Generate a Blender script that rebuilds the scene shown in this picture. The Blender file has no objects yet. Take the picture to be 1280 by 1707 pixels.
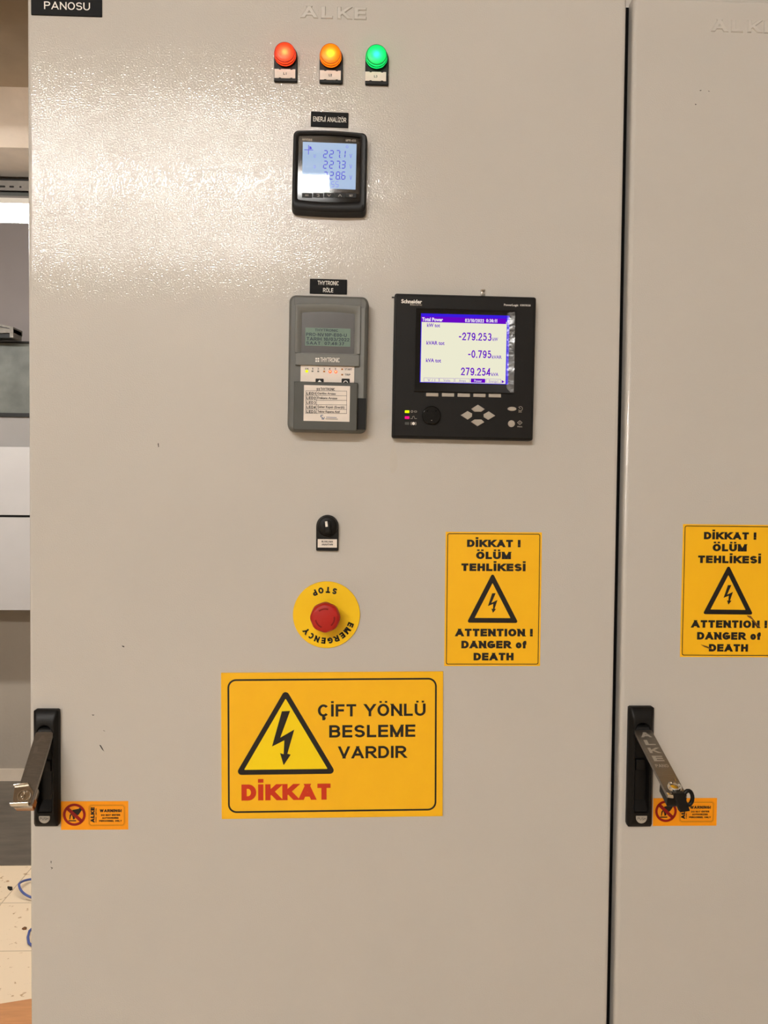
import bpy, bmesh, math, random
from mathutils import Matrix, Vector
random.seed(4)
S = bpy.context.scene
COL = S.collection
R = math.radians

# ------------------------------------------------------------------ camera
CAM_D, CAM_H, F = 1.07, 1.5, 1337.0
YAW, PITCH, ROLL = R(-2.069), R(-1.774), R(0.578)
cam_rot = Matrix.Rotation(YAW, 3, 'Z') @ Matrix.Rotation(PITCH, 3, 'X') @ Matrix.Rotation(R(90), 3, 'X') @ Matrix.Rotation(ROLL, 3, 'Z')
cd = bpy.data.cameras.new('camera')
cd.sensor_fit = 'VERTICAL'; cd.sensor_height = 36.0; cd.lens = F / 1707 * 36.0
cd.clip_start = 0.02
cam = bpy.data.objects.new('camera', cd); COL.objects.link(cam)
cam.matrix_world = Matrix.Translation((0, -CAM_D, CAM_H)) @ cam_rot.to_4x4()
S.camera = cam

# ------------------------------------------------------------------ world, exposure, light levels
W = bpy.data.worlds.new('world'); S.world = W; W.use_nodes = True
W.node_tree.nodes['Background'].inputs[0].default_value = (1.0, 0.9, 0.78, 1)
W.node_tree.nodes['Background'].inputs[1].default_value = 0.02
vs = S.view_settings
vs.view_transform = 'Standard'; vs.look = 'None'; vs.gamma = 1.0; vs.use_curve_mapping = False
vs.exposure = 0.0
LAMP_COLOR = (1.0, 0.985, 0.955)
LAMP_FRONT, LAMP_REAR = 172.0, 66.0


def P(px, py, w=0.0):
    """world (x, z) of the photo pixel on the plane w metres in front of the doors (y = -w)"""
    d = cam_rot @ Vector((px - 640.0, -(py - 853.5), -F))
    t = (CAM_D - w) / d.y
    return d.x * t, CAM_H + d.z * t


def PF(px, py, z=0.0):
    """world (x, y) of the photo pixel on the horizontal plane at height z"""
    d = cam_rot @ Vector((px - 640.0, -(py - 853.5), -F))
    t = (z - CAM_H) / d.z
    return d.x * t, -CAM_D + d.y * t


def px_size(px, py, w=0.0):
    a, b = P(px - 5, py, w), P(px + 5, py, w)
    return math.hypot(a[0] - b[0], a[1] - b[1]) / 10


# ------------------------------------------------------------------ materials
def lin(c):
    return tuple((v / 255 / 12.92) if v <= 10 else ((v / 255 + .055) / 1.055) ** 2.4 for v in c) + (1.0,)


MATS = {}


def mat(name, rgb, rough=.5, metal=0.0, spec=.5, var=.05, scale=30.0, bump=None, coat=0.0, emit=0.0, aniso=None):
    if name in MATS: return MATS[name]
    m = bpy.data.materials.new(name); m.use_nodes = True
    nt = m.node_tree; b = nt.nodes['Principled BSDF']
    c = lin(rgb)
    tc = nt.nodes.new('ShaderNodeTexCoord')
    if var:
        n = nt.nodes.new('ShaderNodeTexNoise'); n.inputs['Scale'].default_value = scale; n.inputs['Detail'].default_value = 5
        mp = nt.nodes.new('ShaderNodeMapping')
        if aniso: mp.inputs['Scale'].default_value = aniso
        nt.links.new(tc.outputs['Object'], mp.inputs[0]); nt.links.new(mp.outputs[0], n.inputs['Vector'])
        r = nt.nodes.new('ShaderNodeValToRGB')
        r.color_ramp.elements[0].position = .3; r.color_ramp.elements[1].position = .7
        r.color_ramp.elements[0].color = tuple(x * (1 - var) for x in c[:3]) + (1,)
        r.color_ramp.elements[1].color = tuple(min(1, x * (1 + var)) for x in c[:3]) + (1,)
        nt.links.new(n.outputs['Fac'], r.inputs[0]); nt.links.new(r.outputs[0], b.inputs['Base Color'])
    else:
        b.inputs['Base Color'].default_value = c
    b.inputs['Roughness'].default_value = rough
    b.inputs['Metallic'].default_value = metal
    b.inputs['Specular IOR Level'].default_value = spec
    b.inputs['Coat Weight'].default_value = coat
    b.inputs['Coat Roughness'].default_value = .05
    if emit:
        b.inputs['Emission Color'].default_value = c
        b.inputs['Emission Strength'].default_value = emit
    if bump:
        n2 = nt.nodes.new('ShaderNodeTexNoise'); n2.inputs['Scale'].default_value = bump[0]; n2.inputs['Detail'].default_value = bump[2] if len(bump) > 2 else 1.5
        bp = nt.nodes.new('ShaderNodeBump'); bp.inputs['Distance'].default_value = bump[1]; bp.inputs['Strength'].default_value = 1.0
        nt.links.new(tc.outputs['Object'], n2.inputs['Vector'])
        nt.links.new(n2.outputs['Fac'], bp.inputs['Height']); nt.links.new(bp.outputs[0], b.inputs['Normal'])
    MATS[name] = m
    return m


def emitter(name, color, strength):
    m = bpy.data.materials.new(name); m.use_nodes = True
    nt = m.node_tree; nt.nodes.clear()
    e = nt.nodes.new('ShaderNodeEmission'); o = nt.nodes.new('ShaderNodeOutputMaterial')
    e.inputs[0].default_value = tuple(color[:3]) + (1,); e.inputs[1].default_value = strength
    nt.links.new(e.outputs[0], o.inputs[0]); MATS[name] = m
    return m


def clear_glass(name, rough=.02, ior=1.5, tint=(1, 1, 1, 1), bump=None, haze=0.0):
    m = bpy.data.materials.new(name); m.use_nodes = True
    nt = m.node_tree; nt.nodes.clear()
    t = nt.nodes.new('ShaderNodeBsdfTransparent'); g = nt.nodes.new('ShaderNodeBsdfGlossy'); g.inputs['Roughness'].default_value = rough
    t.inputs[0].default_value = tint
    f = nt.nodes.new('ShaderNodeFresnel'); f.inputs[0].default_value = ior
    x = nt.nodes.new('ShaderNodeMixShader'); o = nt.nodes.new('ShaderNodeOutputMaterial')
    ad = nt.nodes.new('ShaderNodeMath'); ad.operation = 'ADD'; ad.inputs[1].default_value = haze
    nt.links.new(f.outputs[0], ad.inputs[0]); nt.links.new(ad.outputs[0], x.inputs[0]); nt.links.new(t.outputs[0], x.inputs[1]); nt.links.new(g.outputs[0], x.inputs[2]); nt.links.new(x.outputs[0], o.inputs[0])
    if bump:
        tc = nt.nodes.new('ShaderNodeTexCoord'); n2 = nt.nodes.new('ShaderNodeTexNoise'); n2.inputs['Scale'].default_value = bump[0]
        bp = nt.nodes.new('ShaderNodeBump'); bp.inputs['Distance'].default_value = bump[1]; bp.inputs['Strength'].default_value = 1
        nt.links.new(tc.outputs['Object'], n2.inputs['Vector']); nt.links.new(n2.outputs['Fac'], bp.inputs['Height'])
        nt.links.new(bp.outputs[0], g.inputs['Normal']); nt.links.new(bp.outputs[0], f.inputs['Normal'])
    MATS[name] = m
    return m


def lens_mat(name, color):
    m = bpy.data.materials.new(name); m.use_nodes = True
    nt = m.node_tree; nt.nodes.clear()
    t = nt.nodes.new('ShaderNodeBsdfTranslucent'); t.inputs[0].default_value = tuple(color) + (1,)
    d = nt.nodes.new('ShaderNodeBsdfDiffuse'); d.inputs[0].default_value = tuple(color) + (1,)
    g = nt.nodes.new('ShaderNodeBsdfGlossy'); g.inputs['Roughness'].default_value = .35
    x1 = nt.nodes.new('ShaderNodeMixShader'); x1.inputs[0].default_value = .3
    x2 = nt.nodes.new('ShaderNodeMixShader'); x2.inputs[0].default_value = .025
    o = nt.nodes.new('ShaderNodeOutputMaterial')
    nt.links.new(t.outputs[0], x1.inputs[1]); nt.links.new(d.outputs[0], x1.inputs[2])
    nt.links.new(x1.outputs[0], x2.inputs[1]); nt.links.new(g.outputs[0], x2.inputs[2]); nt.links.new(x2.outputs[0], o.inputs[0])
    MATS[name] = m
    return m


PAINT = mat('textured_grey_paint', (198, 194, 187), .07, 0, .36, .015, 6, bump=(600, .00017, 0))
PAINT_SMOOTH = mat('grey_paint', (198, 194, 187), .3, 0, .5, .015, 6)
BLACK = mat('black_plastic', (15, 14, 13), .45, 0, .25, .15, 60)
BLACK_SATIN = mat('black_satin_face', (22, 20, 18), .5, 0, .2, .08, 60)
BLACK_GLOSS = mat('black_gloss', (8, 8, 8), .06, 0, .3, .1, 60)
GASKET_SHADE = mat('gasket_shade_black', (8, 8, 8), .7, 0, .1, .1, 60)
DARK = mat('dark_recess', (14, 13, 12), .6, 0, .3, .1, 60)
LABEL_BLACK = mat('engraved_black_laminate', (11, 10, 9), .5, 0, .12, .1, 60)
WHITE = mat('white_print', (240, 236, 228), .5, 0, .3, 0)
PAPER = mat('white_paper', (236, 226, 216), .6, 0, .3, .03, 80)
INK = mat('black_ink', (22, 18, 16), .45, 0, .4, 0)
YELLOW = mat('yellow_sticker', (255, 194, 30), .35, 0, .35, .02, 40)
YELLOW_BRIGHT = mat('bright_yellow_print', (255, 222, 18), .35, 0, .35, 0)
YELLOW_PLATE = mat('yellow_plastic', (255, 206, 20), .4, 0, .35, .02, 40)
ORANGE = mat('orange_sticker', (255, 160, 16), .35, 0, .35, .02, 40)
RED_INK = mat('red_ink', (205, 52, 18), .4, 0, .4, 0)
DARKRED_INK = mat('dark_red_ink', (146, 6, 10), .4, 0, .4, 0)
RED_KNOB = mat('red_plastic', (178, 26, 16), .42, 0, .4, .03, 60)
RED_KNOB_SHADE = mat('dark_red_groove_shade', (130, 14, 10), .5, 0, .3, 0)
GREY_CASE = mat('grey_plastic', (98, 99, 95), .45, 0, .4, .05, 60)
GREY_LIGHT = mat('light_grey_plastic', (112, 113, 109), .45, 0, .4, .05, 60)
GREY_DARK = mat('dark_grey_plastic', (74, 75, 70), .5, 0, .4, .05, 60)
WINDOW_GREY = mat('smoked_window', (68, 66, 64), .3, 0, .5, .06, 60)
KEY_GREY = mat('grey_rubber_key', (172, 164, 152), .5, 0, .4, .04, 60)
STEEL = mat('brushed_steel', (132, 126, 118), .36, .85, .5, .1, 60, aniso=(1, 1, 12))
CHROME = mat('chrome', (225, 222, 215), .1, 1.0, .5, .03, 60)
ZINC = mat('zinc_casting', (182, 172, 158), .22, .95, .5, .12, 90)
RUST = mat('rust_stain', (176, 108, 44), .7, 0, .3, .3, 200)
SCUFF = mat('scuff', (58, 52, 50), .6, 0, .3, .2, 200)
SMEAR = mat('dust_smear', (194, 189, 180), .5, 0, .3, .04, 60)
LCD_BLUE = emitter('lcd_blue_backlight', lin((176, 200, 232)), .95)
LCD_SEG = mat('lcd_segments', (58, 40, 190), .5, 0, .2, 0, emit=.5)
LCD_SEG_PALE = mat('lcd_segments_pale', (120, 120, 215), .5, 0, .2, 0, emit=.5)
LCD_GREEN = mat('lcd_green', (104, 128, 114), .4, 0, .4, .08, 90)
LCD_GREEN_INK = mat('lcd_green_ink', (36, 48, 62), .5, 0, .3, 0)
SCR_CREAM = emitter('screen_cream', lin((238, 236, 210)), .98)
SCR_BLUE = emitter('screen_blue', lin((58, 28, 222)), 1.0)
SCR_PURPLE = emitter('screen_purple', lin((104, 8, 196)), 1.0)
SCR_LILAC = emitter('screen_lilac', lin((150, 110, 214)), .9)
SCR_WHITE = emitter('screen_white', lin((250, 244, 246)), 1.0)
LED_YELLOW = emitter('led_yellow', lin((226, 250, 10)), 1.3)
LED_MAGENTA = emitter('led_magenta', lin((255, 24, 130)), 1.2)
LED_RED = emitter('led_red', lin((255, 62, 30)), 2.0)
LED_CORE = emitter('led_core', lin((255, 240, 150)), 3.0)
GLASS = clear_glass('clear_window', .015, 1.38)
FILM = clear_glass('protective_film', .25, 1.6, bump=(70, .002), haze=.05)
BLUE_CABLE = mat('blue_cable', (70, 84, 140), .45, 0, .4, .06, 60)


# ------------------------------------------------------------------ mesh builder: u right, v up, w out of the door
class MB:
    def __init__(s):
        s.v, s.f, s.m, s.mats, s.fl = [], [], [], [], []

    def mi(s, m):
        if m not in s.mats: s.mats.append(m)
        return s.mats.index(m)

    def add(s, vs_, fs, m, flat=()):
        o = len(s.v); k = s.mi(m); s.fl += [len(s.f) + i for i in flat]
        s.v += [tuple(x) for x in vs_]
        for f in fs:
            s.f.append([o + i for i in f]); s.m.append(k)
        return s

    def loft(s, rings, m, cap0=True, cap1=True):
        n = len(rings[0]); vv = [p for r in rings for p in r]; ff = []
        for k in range(len(rings) - 1):
            for i in range(n):
                j = (i + 1) % n
                ff.append((k * n + i, k * n + j, (k + 1) * n + j, (k + 1) * n + i))
        nf = len(ff)
        if cap0: ff.append(tuple(range(n))[::-1])
        if cap1: ff.append(tuple((len(rings) - 1) * n + i for i in range(n)))
        return s.add(vv, ff, m, range(nf, len(ff)))

    def prism(s, poly, w0, w1, m, bev=0.0, seg=2):
        """outline extruded from w0 to w1, front edge rounded by bev"""
        if bev <= 0:
            return s.loft([[(u, v, w0) for u, v in poly], [(u, v, w1) for u, v in poly]], m)
        rings = [[(u, v, w0) for u, v in poly]]
        for i in range(seg + 1):
            a = i / seg * math.pi / 2
            ins = bev * (1 - math.cos(a)); ww = w1 - bev + bev * math.sin(a)
            rings.append([(u, v, ww) for u, v in inset(poly, ins)])
        return s.loft(rings, m)

    def box(s, u0, v0, w0, u1, v1, w1, m, bev=0.0):
        return s.prism([(u0, v0), (u1, v0), (u1, v1), (u0, v1)], w0, w1, m, bev)

    def flat(s, poly, w, m):
        return s.add([(u, v, w) for u, v in poly], [tuple(range(len(poly)))], m)

    def ring(s, outer, inner, w0, w1, m):
        n = len(outer)
        r = [[(u, v, w0) for u, v in outer], [(u, v, w1) for u, v in outer], [(u, v, w1) for u, v in inner], [(u, v, w0) for u, v in inner]]
        r.append(r[0])
        return s.loft(r, m, False, False)

    def flat_ring(s, outer, inner, w, m):
        return s.loft([[(u, v, w) for u, v in outer], [(u, v, w) for u, v in inner]], m, False, False)

    def lathe(s, prof, m, cu=0, cv=0, n=40, cap0=True, cap1=True):
        rings = [[(cu + r * math.cos(2 * math.pi * i / n), cv + r * math.sin(2 * math.pi * i / n), w) for i in range(n)] for r, w in prof]
        return s.loft(rings, m, cap0, cap1)

    def tube(s, path, r, m, n=10, closed=False):
        path = [Vector(p) for p in path]; rings = []
        k = len(path)
        for i, p in enumerate(path):
            a = path[(i - 1) % k] if closed or i else p
            b = path[(i + 1) % k] if closed or i < k - 1 else p
            t = (b - a).normalized()
            ref = Vector((0, 0, 1)) if abs(t.z) < .9 else Vector((1, 0, 0))
            x = t.cross(ref).normalized(); y = t.cross(x)
            rings.append([tuple(p + x * r * math.cos(2 * math.pi * j / n) + y * r * math.sin(2 * math.pi * j / n)) for j in range(n)])
        if closed: rings.append(rings[0])
        return s.loft(rings, m, not closed, not closed)

    def polys(s, pl, w, m):
        for i, p in enumerate(pl): s.flat(p, w + (i % 9) * 1.2e-5, m)   # strokes cross: keep them off one plane
        return s

    def build(s, name, parent=None, world=False, smooth=R(35), thick=0.0):
        me = bpy.data.meshes.new(name)
        conv = (lambda p: p) if world else (lambda p: (p[0], -p[2], p[1]))
        me.from_pydata([conv(p) for p in s.v], [], s.f)
        for m in s.mats: me.materials.append(m)
        me.polygons.foreach_set('material_index', s.m)
        bm = bmesh.new(); bm.from_mesh(me)
        bmesh.ops.recalc_face_normals(bm, faces=bm.faces)
        for f in bm.faces:      # flat print looks out of the door
            if not world and all(e.is_boundary for e in f.edges) and f.normal.y > 0: f.normal_flip()
        bm.to_mesh(me); bm.free()
        if smooth:
            me.polygons.foreach_set('use_smooth', [True] * len(me.polygons))
            me.set_sharp_from_angle(angle=smooth)
            for i in s.fl: me.polygons[i].use_smooth = False
        me.update()
        o = bpy.data.objects.new(name, me); COL.objects.link(o)
        if parent: o.parent = parent
        return o


def inset(poly, d):
    n = len(poly); out = []
    area = sum(poly[i][0] * poly[(i + 1) % n][1] - poly[(i + 1) % n][0] * poly[i][1] for i in range(n))
    sg = 1 if area > 0 else -1
    for i in range(n):
        p0, p1, p2 = Vector(poly[i - 1]), Vector(poly[i]), Vector(poly[(i + 1) % n])
        a, b = (p1 - p0).normalized(), (p2 - p1).normalized()
        na, nb = Vector((-a.y, a.x)) * sg, Vector((-b.y, b.x)) * sg
        h = (na + nb)
        h = h / max(.3, h.length_squared / 2)
        out.append(tuple(p1 + h * d))
    return out


def rrect(u0, v0, u1, v1, r, n=6):
    pts = []
    for cx, cy, a in ((u1 - r, v1 - r, 0), (u0 + r, v1 - r, 90), (u0 + r, v0 + r, 180), (u1 - r, v0 + r, 270)):
        for i in range(n + 1):
            t = R(a + 90 * i / n); pts.append((cx + r * math.cos(t), cy + r * math.sin(t)))
    return pts


def circle(cu, cv, r, n=32, ry=None):
    ry = r if ry is None else ry
    return [(cu + r * math.cos(2 * math.pi * i / n), cv + ry * math.sin(2 * math.pi * i / n)) for i in range(n)]


def rect(u0, v0, u1, v1): return [(u0, v0), (u1, v0), (u1, v1), (u0, v1)]


# ------------------------------------------------------------------ lettering
def A_(cx, cy, rx, ry, a0, a1, n=12):
    return [(cx + rx * math.cos(R(a0 + (a1 - a0) * i / n)), cy + ry * math.sin(R(a0 + (a1 - a0) * i / n))) for i in range(n + 1)]


ST = ([(0, 0), (0, 1)], 's')
PB = ([(0, 1), (.55, 1)] + A_(.55, .74, .45, .26, 90, -90)[1:] + [(0, .48)], 'b')
CC = (A_(.5, .5, .5, .5, 42, 318, 24), 'b')
OO = (A_(.5, .5, .5, .5, 0, 360, 32), 'c')
UU = ([(0, 1), (0, .38)] + A_(.5, .38, .5, .38, 180, 360, 14)[1:] + [(1, 1)], 's')
GLY = {
    'A': (.84, [([(0, 0), (.5, 1)], 'd'), ([(1, 0), (.5, 1)], 'd'), ([(.2, .27), (.8, .27)], 'b')]),
    'B': (.74, [ST, ([(0, 1), (.55, 1)] + A_(.55, .765, .39, .235, 90, -90)[1:] + [(0, .53)], 'b'), ([(0, .53), (.6, .53)] + A_(.6, .265, .4, .265, 90, -90)[1:] + [(0, 0)], 'b')]),
    'C': (.78, [CC]), 'Ç': (.78, [CC, ([(.5, -.1), (.5, -.2), (.6, -.26), (.55, -.36), (.36, -.37)], 'b')]),
    'D': (.76, [ST, ([(0, 1), (.42, 1)] + A_(.42, .5, .58, .5, 90, -90, 18)[1:] + [(0, 0)], 'b')]),
    'E': (.66, [ST, ([(0, 1), (1, 1)], 's'), ([(0, .52), (.95, .52)], 's'), ([(0, 0), (1, 0)], 's')]),
    'F': (.62, [ST, ([(0, 1), (1, 1)], 's'), ([(0, .5), (.9, .5)], 's')]),
    'G': (.82, [(A_(.5, .5, .5, .5, 42, 345, 24), 'b'), ([(1, 0), (1, .46)], 'b'), ([(.55, .46), (1, .46)], 's')]),
    'H': (.74, [ST, ([(1, 0), (1, 1)], 's'), ([(0, .52), (1, .52)], 'b')]),
    'I': (0, [ST]), 'ı': (0, [ST]), 'İ': (0, [ST, 'dot']),
    'J': (.58, [([(1, 1), (1, .32)] + A_(.5, .32, .5, .32, 0, -170)[1:], 's')]),
    'K': (.78, [ST, ([(0, .3), (.95, 1)], 'e'), ([(.33, .58), (1, 0)], 'e')]),
    'L': (.62, [ST, ([(0, 0), (1, 0)], 's')]),
    'M': (.88, [ST, ([(1, 0), (1, 1)], 's'), ([(0, 1), (.5, 0)], 'd'), ([(1, 1), (.5, 0)], 'd')]),
    'N': (.76, [ST, ([(1, 0), (1, 1)], 's'), ([(0, 1), (1, 0)], 'd')]),
    'O': (.82, [OO]), 'Ö': (.82, [OO, 'dd']), 'Ü': (.76, [UU, 'dd']), 'U': (.76, [UU]),
    'P': (.7, [ST, PB]), 'R': (.76, [ST, PB, ([(.45, .48), (1, 0)], 'e')]),
    'S': (.7, [(A_(.5, .755, .48, .245, 15, 270, 16) + A_(.5, .255, .5, .255, 90, -165, 16)[1:], 'b')]),
    'T': (.68, [([(.5, 0), (.5, 1)], 's'), ([(0, 1), (1, 1)], 's')]),
    'V': (.8, [([(0, 1), (.5, 0)], 'd'), ([(1, 1), (.5, 0)], 'd')]),
    'W': (1.1, [([(0, 1), (.25, 0)], 'd'), ([(.5, 1), (.25, 0)], 'd'), ([(.5, 1), (.75, 0)], 'd'), ([(1, 1), (.75, 0)], 'd')]),
    'X': (.78, [([(0, 0), (1, 1)], 'd'), ([(1, 0), (0, 1)], 'd')]),
    'Y': (.78, [([(.5, .4), (0, 1)], 'e'), ([(.5, .4), (1, 1)], 'e'), ([(.5, 0), (.5, .5)], 's')]),
    'Z': (.7, [([(0, 1), (1, 1)], 's'), ([(0, 0), (1, 0)], 's'), ([(0, 0), (1, 1)], 'd')]),
    'o': (.6, [(A_(.5, .36, .5, .36, 0, 360, 28), 'c')]),
    'f': (.4, [([(.35, 0), (.35, .8)] + A_(.85, .8, .5, .2, 180, 90, 6)[1:], 's'), ([(0, .66), (.95, .66)], 's')]),
    '0': (.58, [OO]), '1': (.36, [([(1, 0), (1, 1)], 's'), ([(0, .72), (.45, .78), (1, 1)], 'b')]),
    '2': (.58, [(A_(.5, .71, .5, .29, 165, -25, 14) + [(0, 0), (1, 0)], 's')]),
    '3': (.58, [(A_(.47, .755, .46, .245, 155, -90, 14), 'b'), (A_(.47, .265, .53, .265, 90, -155, 14), 'b')]),
    '4': (.6, [([(.75, 0), (.75, 1)], 's'), ([(.75, 1), (0, .27)], 'd'), ([(0, .25), (1, .25)], 's')]),
    '5': (.58, [([(.92, 1), (.18, 1), (.08, .5)] + A_(.47, .32, .53, .32, 135, -155, 16), 'b')]),
    '6': (.58, [(A_(.5, .31, .5, .31, 0, 360, 22), 'c'), (A_(.52, .6, .52, .4, 35, 180, 10) + [(0, .31)], 'b')]),
    '7': (.56, [([(0, 1), (1, 1), (.35, 0)], 's')]),
    '8': (.58, [(A_(.5, .76, .44, .24, 0, 360, 20), 'c'), (A_(.5, .26, .5, .26, 0, 360, 20), 'c')]),
    '9': (.58, [(A_(.5, .69, .5, .31, 0, 360, 22), 'c'), (A_(.48, .4, .52, .4, 215, 360, 10) + [(1, .69)], 'b')]),
    '!': (0, [([(0, .42), (0, 1)], 's'), ([(0, 0), (0, .02)], 's')]),
    '.': (0, [([(0, 0), (0, .02)], 's')]), ':': (0, [([(0, 0), (0, .02)], 's'), ([(0, .6), (0, .62)], 's')]),
    '-': (.36, [([(0, .42), (1, .42)], 's')]), '/': (.42, [([(0, 0), (1, 1)], 'd')]),
}


def clip_y(poly, y0, y1):
    for lim, sg in ((y0, 1), (y1, -1)):
        out = []
        for i in range(len(poly)):
            a, b = poly[i - 1], poly[i]
            ia, ib = (a[1] - lim) * sg >= -1e-9, (b[1] - lim) * sg >= -1e-9
            if ia != ib:
                t = (lim - a[1]) / (b[1] - a[1]); out.append((a[0] + (b[0] - a[0]) * t, lim))
            if ib: out.append(b)
        poly = out
        if len(poly) < 3: return []
    return poly


def strip(pts, w, mode):
    pts = [Vector(p) for p in pts]; n = len(pts); h = w / 2
    if mode in 'sde':
        e = h if mode == 's' else w * 1.2
        if mode != 'e': pts[0] = pts[0] + (pts[0] - pts[1]).normalized() * e
        pts[-1] = pts[-1] + (pts[-1] - pts[-2]).normalized() * e
    L, Rr = [], []
    for i in range(n):
        a = pts[i - 1] if i else (pts[-2] if mode == 'c' else None)
        b = pts[i + 1] if i < n - 1 else (pts[1] if mode == 'c' else None)
        ta = (pts[i] - a).normalized() if a is not None else None
        tb = (b - pts[i]).normalized() if b is not None else None
        if ta is None: ta = tb
        if tb is None: tb = ta
        na, nb = Vector((-ta.y, ta.x)), Vector((-tb.y, tb.x))
        k = na + nb
        k = k / max(.5, k.length_squared / 2)
        L.append(pts[i] + k * h); Rr.append(pts[i] - k * h)
    return [[tuple(L[i]), tuple(L[i + 1]), tuple(Rr[i + 1]), tuple(Rr[i])] for i in range(n - 1)]


def glyph(ch, w):
    """polygons with cap height 1, and the advance width"""
    if ch == ' ': return [], .3
    wid, strokes = GLY[ch]
    if wid == 0: wid = w
    out = []
    ix, iy = wid - w, 1 - w
    mp = lambda p: (w / 2 + p[0] * ix, w / 2 + p[1] * iy)
    for s_ in strokes:
        if s_ == 'dot': out.append(rect(wid / 2 - w * .52, 1.1, wid / 2 + w * .52, 1.1 + w * .85)); continue
        if s_ == 'dd':
            for k in (-1, 1): out.append(rect(wid / 2 + k * .19 - w * .45, 1.09, wid / 2 + k * .19 + w * .45, 1.09 + w * .8))
            continue
        pts, mode = s_
        for q in strip([mp(p) for p in pts], w, mode):
            q = clip_y(q, -.5 if ch == 'Ç' else 0, 1)
            if q: out.append(q)
    return out, wid


def text_polys(s, weight=.2, gap=.13):
    out, x = [], 0.0
    for ch in s:
        g, a = glyph(ch, weight)
        out += [[(p[0] + x, p[1]) for p in q] for q in g]
        x += a + gap
    return out, x - gap


def bfont_polys(s, bold=0.0):
    c = bpy.data.curves.new('t', 'FONT'); c.body = s; c.offset = bold; c.resolution_u = 3
    o = bpy.data.objects.new('t', c); COL.objects.link(o)
    me = o.to_mesh()
    vv = [v.co for v in me.vertices]
    x0 = min(v.x for v in vv); x1 = max(v.x for v in vv)
    out = [[((vv[i].x - x0) / .69, vv[i].y / .69) for i in p.vertices] for p in me.polygons]
    wd = (x1 - x0) / .69
    o.to_mesh_clear(); bpy.data.objects.remove(o); bpy.data.curves.remove(c)
    return out, wd


def fit(polys_w, cx, base, width, height):
    pl, w = polys_w
    return [[(cx + (p[0] / w - .5) * width, base + p[1] * height) for p in q] for q in pl]


# ------------------------------------------------------------------ things
def tag(o, label=None, cat=None, group=None, kind=None):
    if label: o['label'] = label
    if cat: o['category'] = cat
    if group: o['group'] = group
    if kind: o['kind'] = kind
    return o


class Dev:
    """an Empty on a door at a photo pixel; pixel readings turn into local metres at any height above the door"""

    def __init__(s, name, px, py, label, cat, group=None, rot=0.0, base=0.0):
        s.ox, s.oz = P(px, py, base); s.base = base
        s.rot = R(rot)
        s.e = bpy.data.objects.new(name, None); COL.objects.link(s.e)
        s.e.empty_display_size = .02
        s.e.location = (s.ox, -base, s.oz); s.e.rotation_euler = (0, s.rot, 0)   # positive: clockwise in the photo
        tag(s.e, label, cat, group)

    def q(s, px, py, w=0.0):
        x, z = P(px, py, w + s.base); x -= s.ox; z -= s.oz
        c, n = math.cos(s.rot), math.sin(s.rot)
        return (x * c - z * n, x * n + z * c)

    def k(s, px, py, w=0.0): return px_size(px, py, w + s.base)

    def rc(s, x0, y0, x1, y1, w=0.0):
        cx, cy = (x0 + x1) / 2, (y0 + y1) / 2
        u, v = s.q(cx, cy, w); k = s.k(cx, cy, w)
        return u - (x1 - x0) / 2 * k, v - (y1 - y0) / 2 * k, u + (x1 - x0) / 2 * k, v + (y1 - y0) / 2 * k

    def text(s, mb, t, x0, y0, x1, y1, w, m, weight=.2, gap=.13, font='s', bold=0.0):
        """cap-height box in pixels"""
        u0, v0, u1, v1 = s.rc(x0, y0, x1, y1, w)
        pw = text_polys(t, weight, gap) if font == 's' else bfont_polys(t, bold)
        mb.polys(fit(pw, (u0 + u1) / 2, v0, u1 - u0, v1 - v0), w, m)

    def pts(s, l, w=0.0): return [s.q(x, y, w) for x, y in l]


def copy_tree(o, parent=None):
    c = o.copy(); COL.objects.link(c)
    if parent: c.parent = parent
    for ch in o.children:
        copy_tree(ch, c)
    return c


E_ = .00025   # print thickness step

# ================================================================== THE ROOM
ZC, ZS = 4.05, 3.33
YB, YF, XL, XR = 3.0, -6.9, -4.6, 3.6
FLOOR = mat('floor_tile', (214, 190, 160), .4, 0, .4, .06, 9)
nt = FLOOR.node_tree
tcn = nt.nodes.new('ShaderNodeTexCoord'); mpn = nt.nodes.new('ShaderNodeMapping')
br = nt.nodes.new('ShaderNodeTexBrick')
mpn.inputs['Location'].default_value = (.05, .0, 0)
br.offset = 0; br.inputs['Scale'].default_value = 1
br.inputs['Brick Width'].default_value = .6; br.inputs['Row Height'].default_value = .3; br.inputs['Mortar Size'].default_value = .0022
br.inputs['Color1'].default_value = lin((228, 206, 176)); br.inputs['Color2'].default_value = lin((222, 199, 168)); br.inputs['Mortar'].default_value = lin((180, 158, 130))
sp = nt.nodes.new('ShaderNodeTexNoise'); sp.inputs['Scale'].default_value = 38; sp.inputs['Detail'].default_value = 4
spr = nt.nodes.new('ShaderNodeValToRGB'); spr.color_ramp.elements[0].position = .30; spr.color_ramp.elements[1].position = .37
spr.color_ramp.elements[0].color = lin((186, 160, 128)); spr.color_ramp.elements[1].color = (1, 1, 1, 1)
mx = nt.nodes.new('ShaderNodeMix'); mx.data_type = 'RGBA'; mx.blend_type = 'MULTIPLY'; mx.inputs[0].default_value = 1
nt.links.new(tcn.outputs['Object'], mpn.inputs[0]); nt.links.new(mpn.outputs[0], br.inputs['Vector']); nt.links.new(tcn.outputs['Object'], sp.inputs['Vector'])
nt.links.new(sp.outputs['Fac'], spr.inputs[0]); nt.links.new(br.outputs['Color'], mx.inputs[6]); nt.links.new(spr.outputs[0], mx.inputs[7])
nt.links.new(mx.outputs[2], nt.nodes['Principled BSDF'].inputs['Base Color'])
WALL = mat('wall_paint', (150, 140, 128), .55, 0, .3, .05, 4, bump=(60, .0006))
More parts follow.
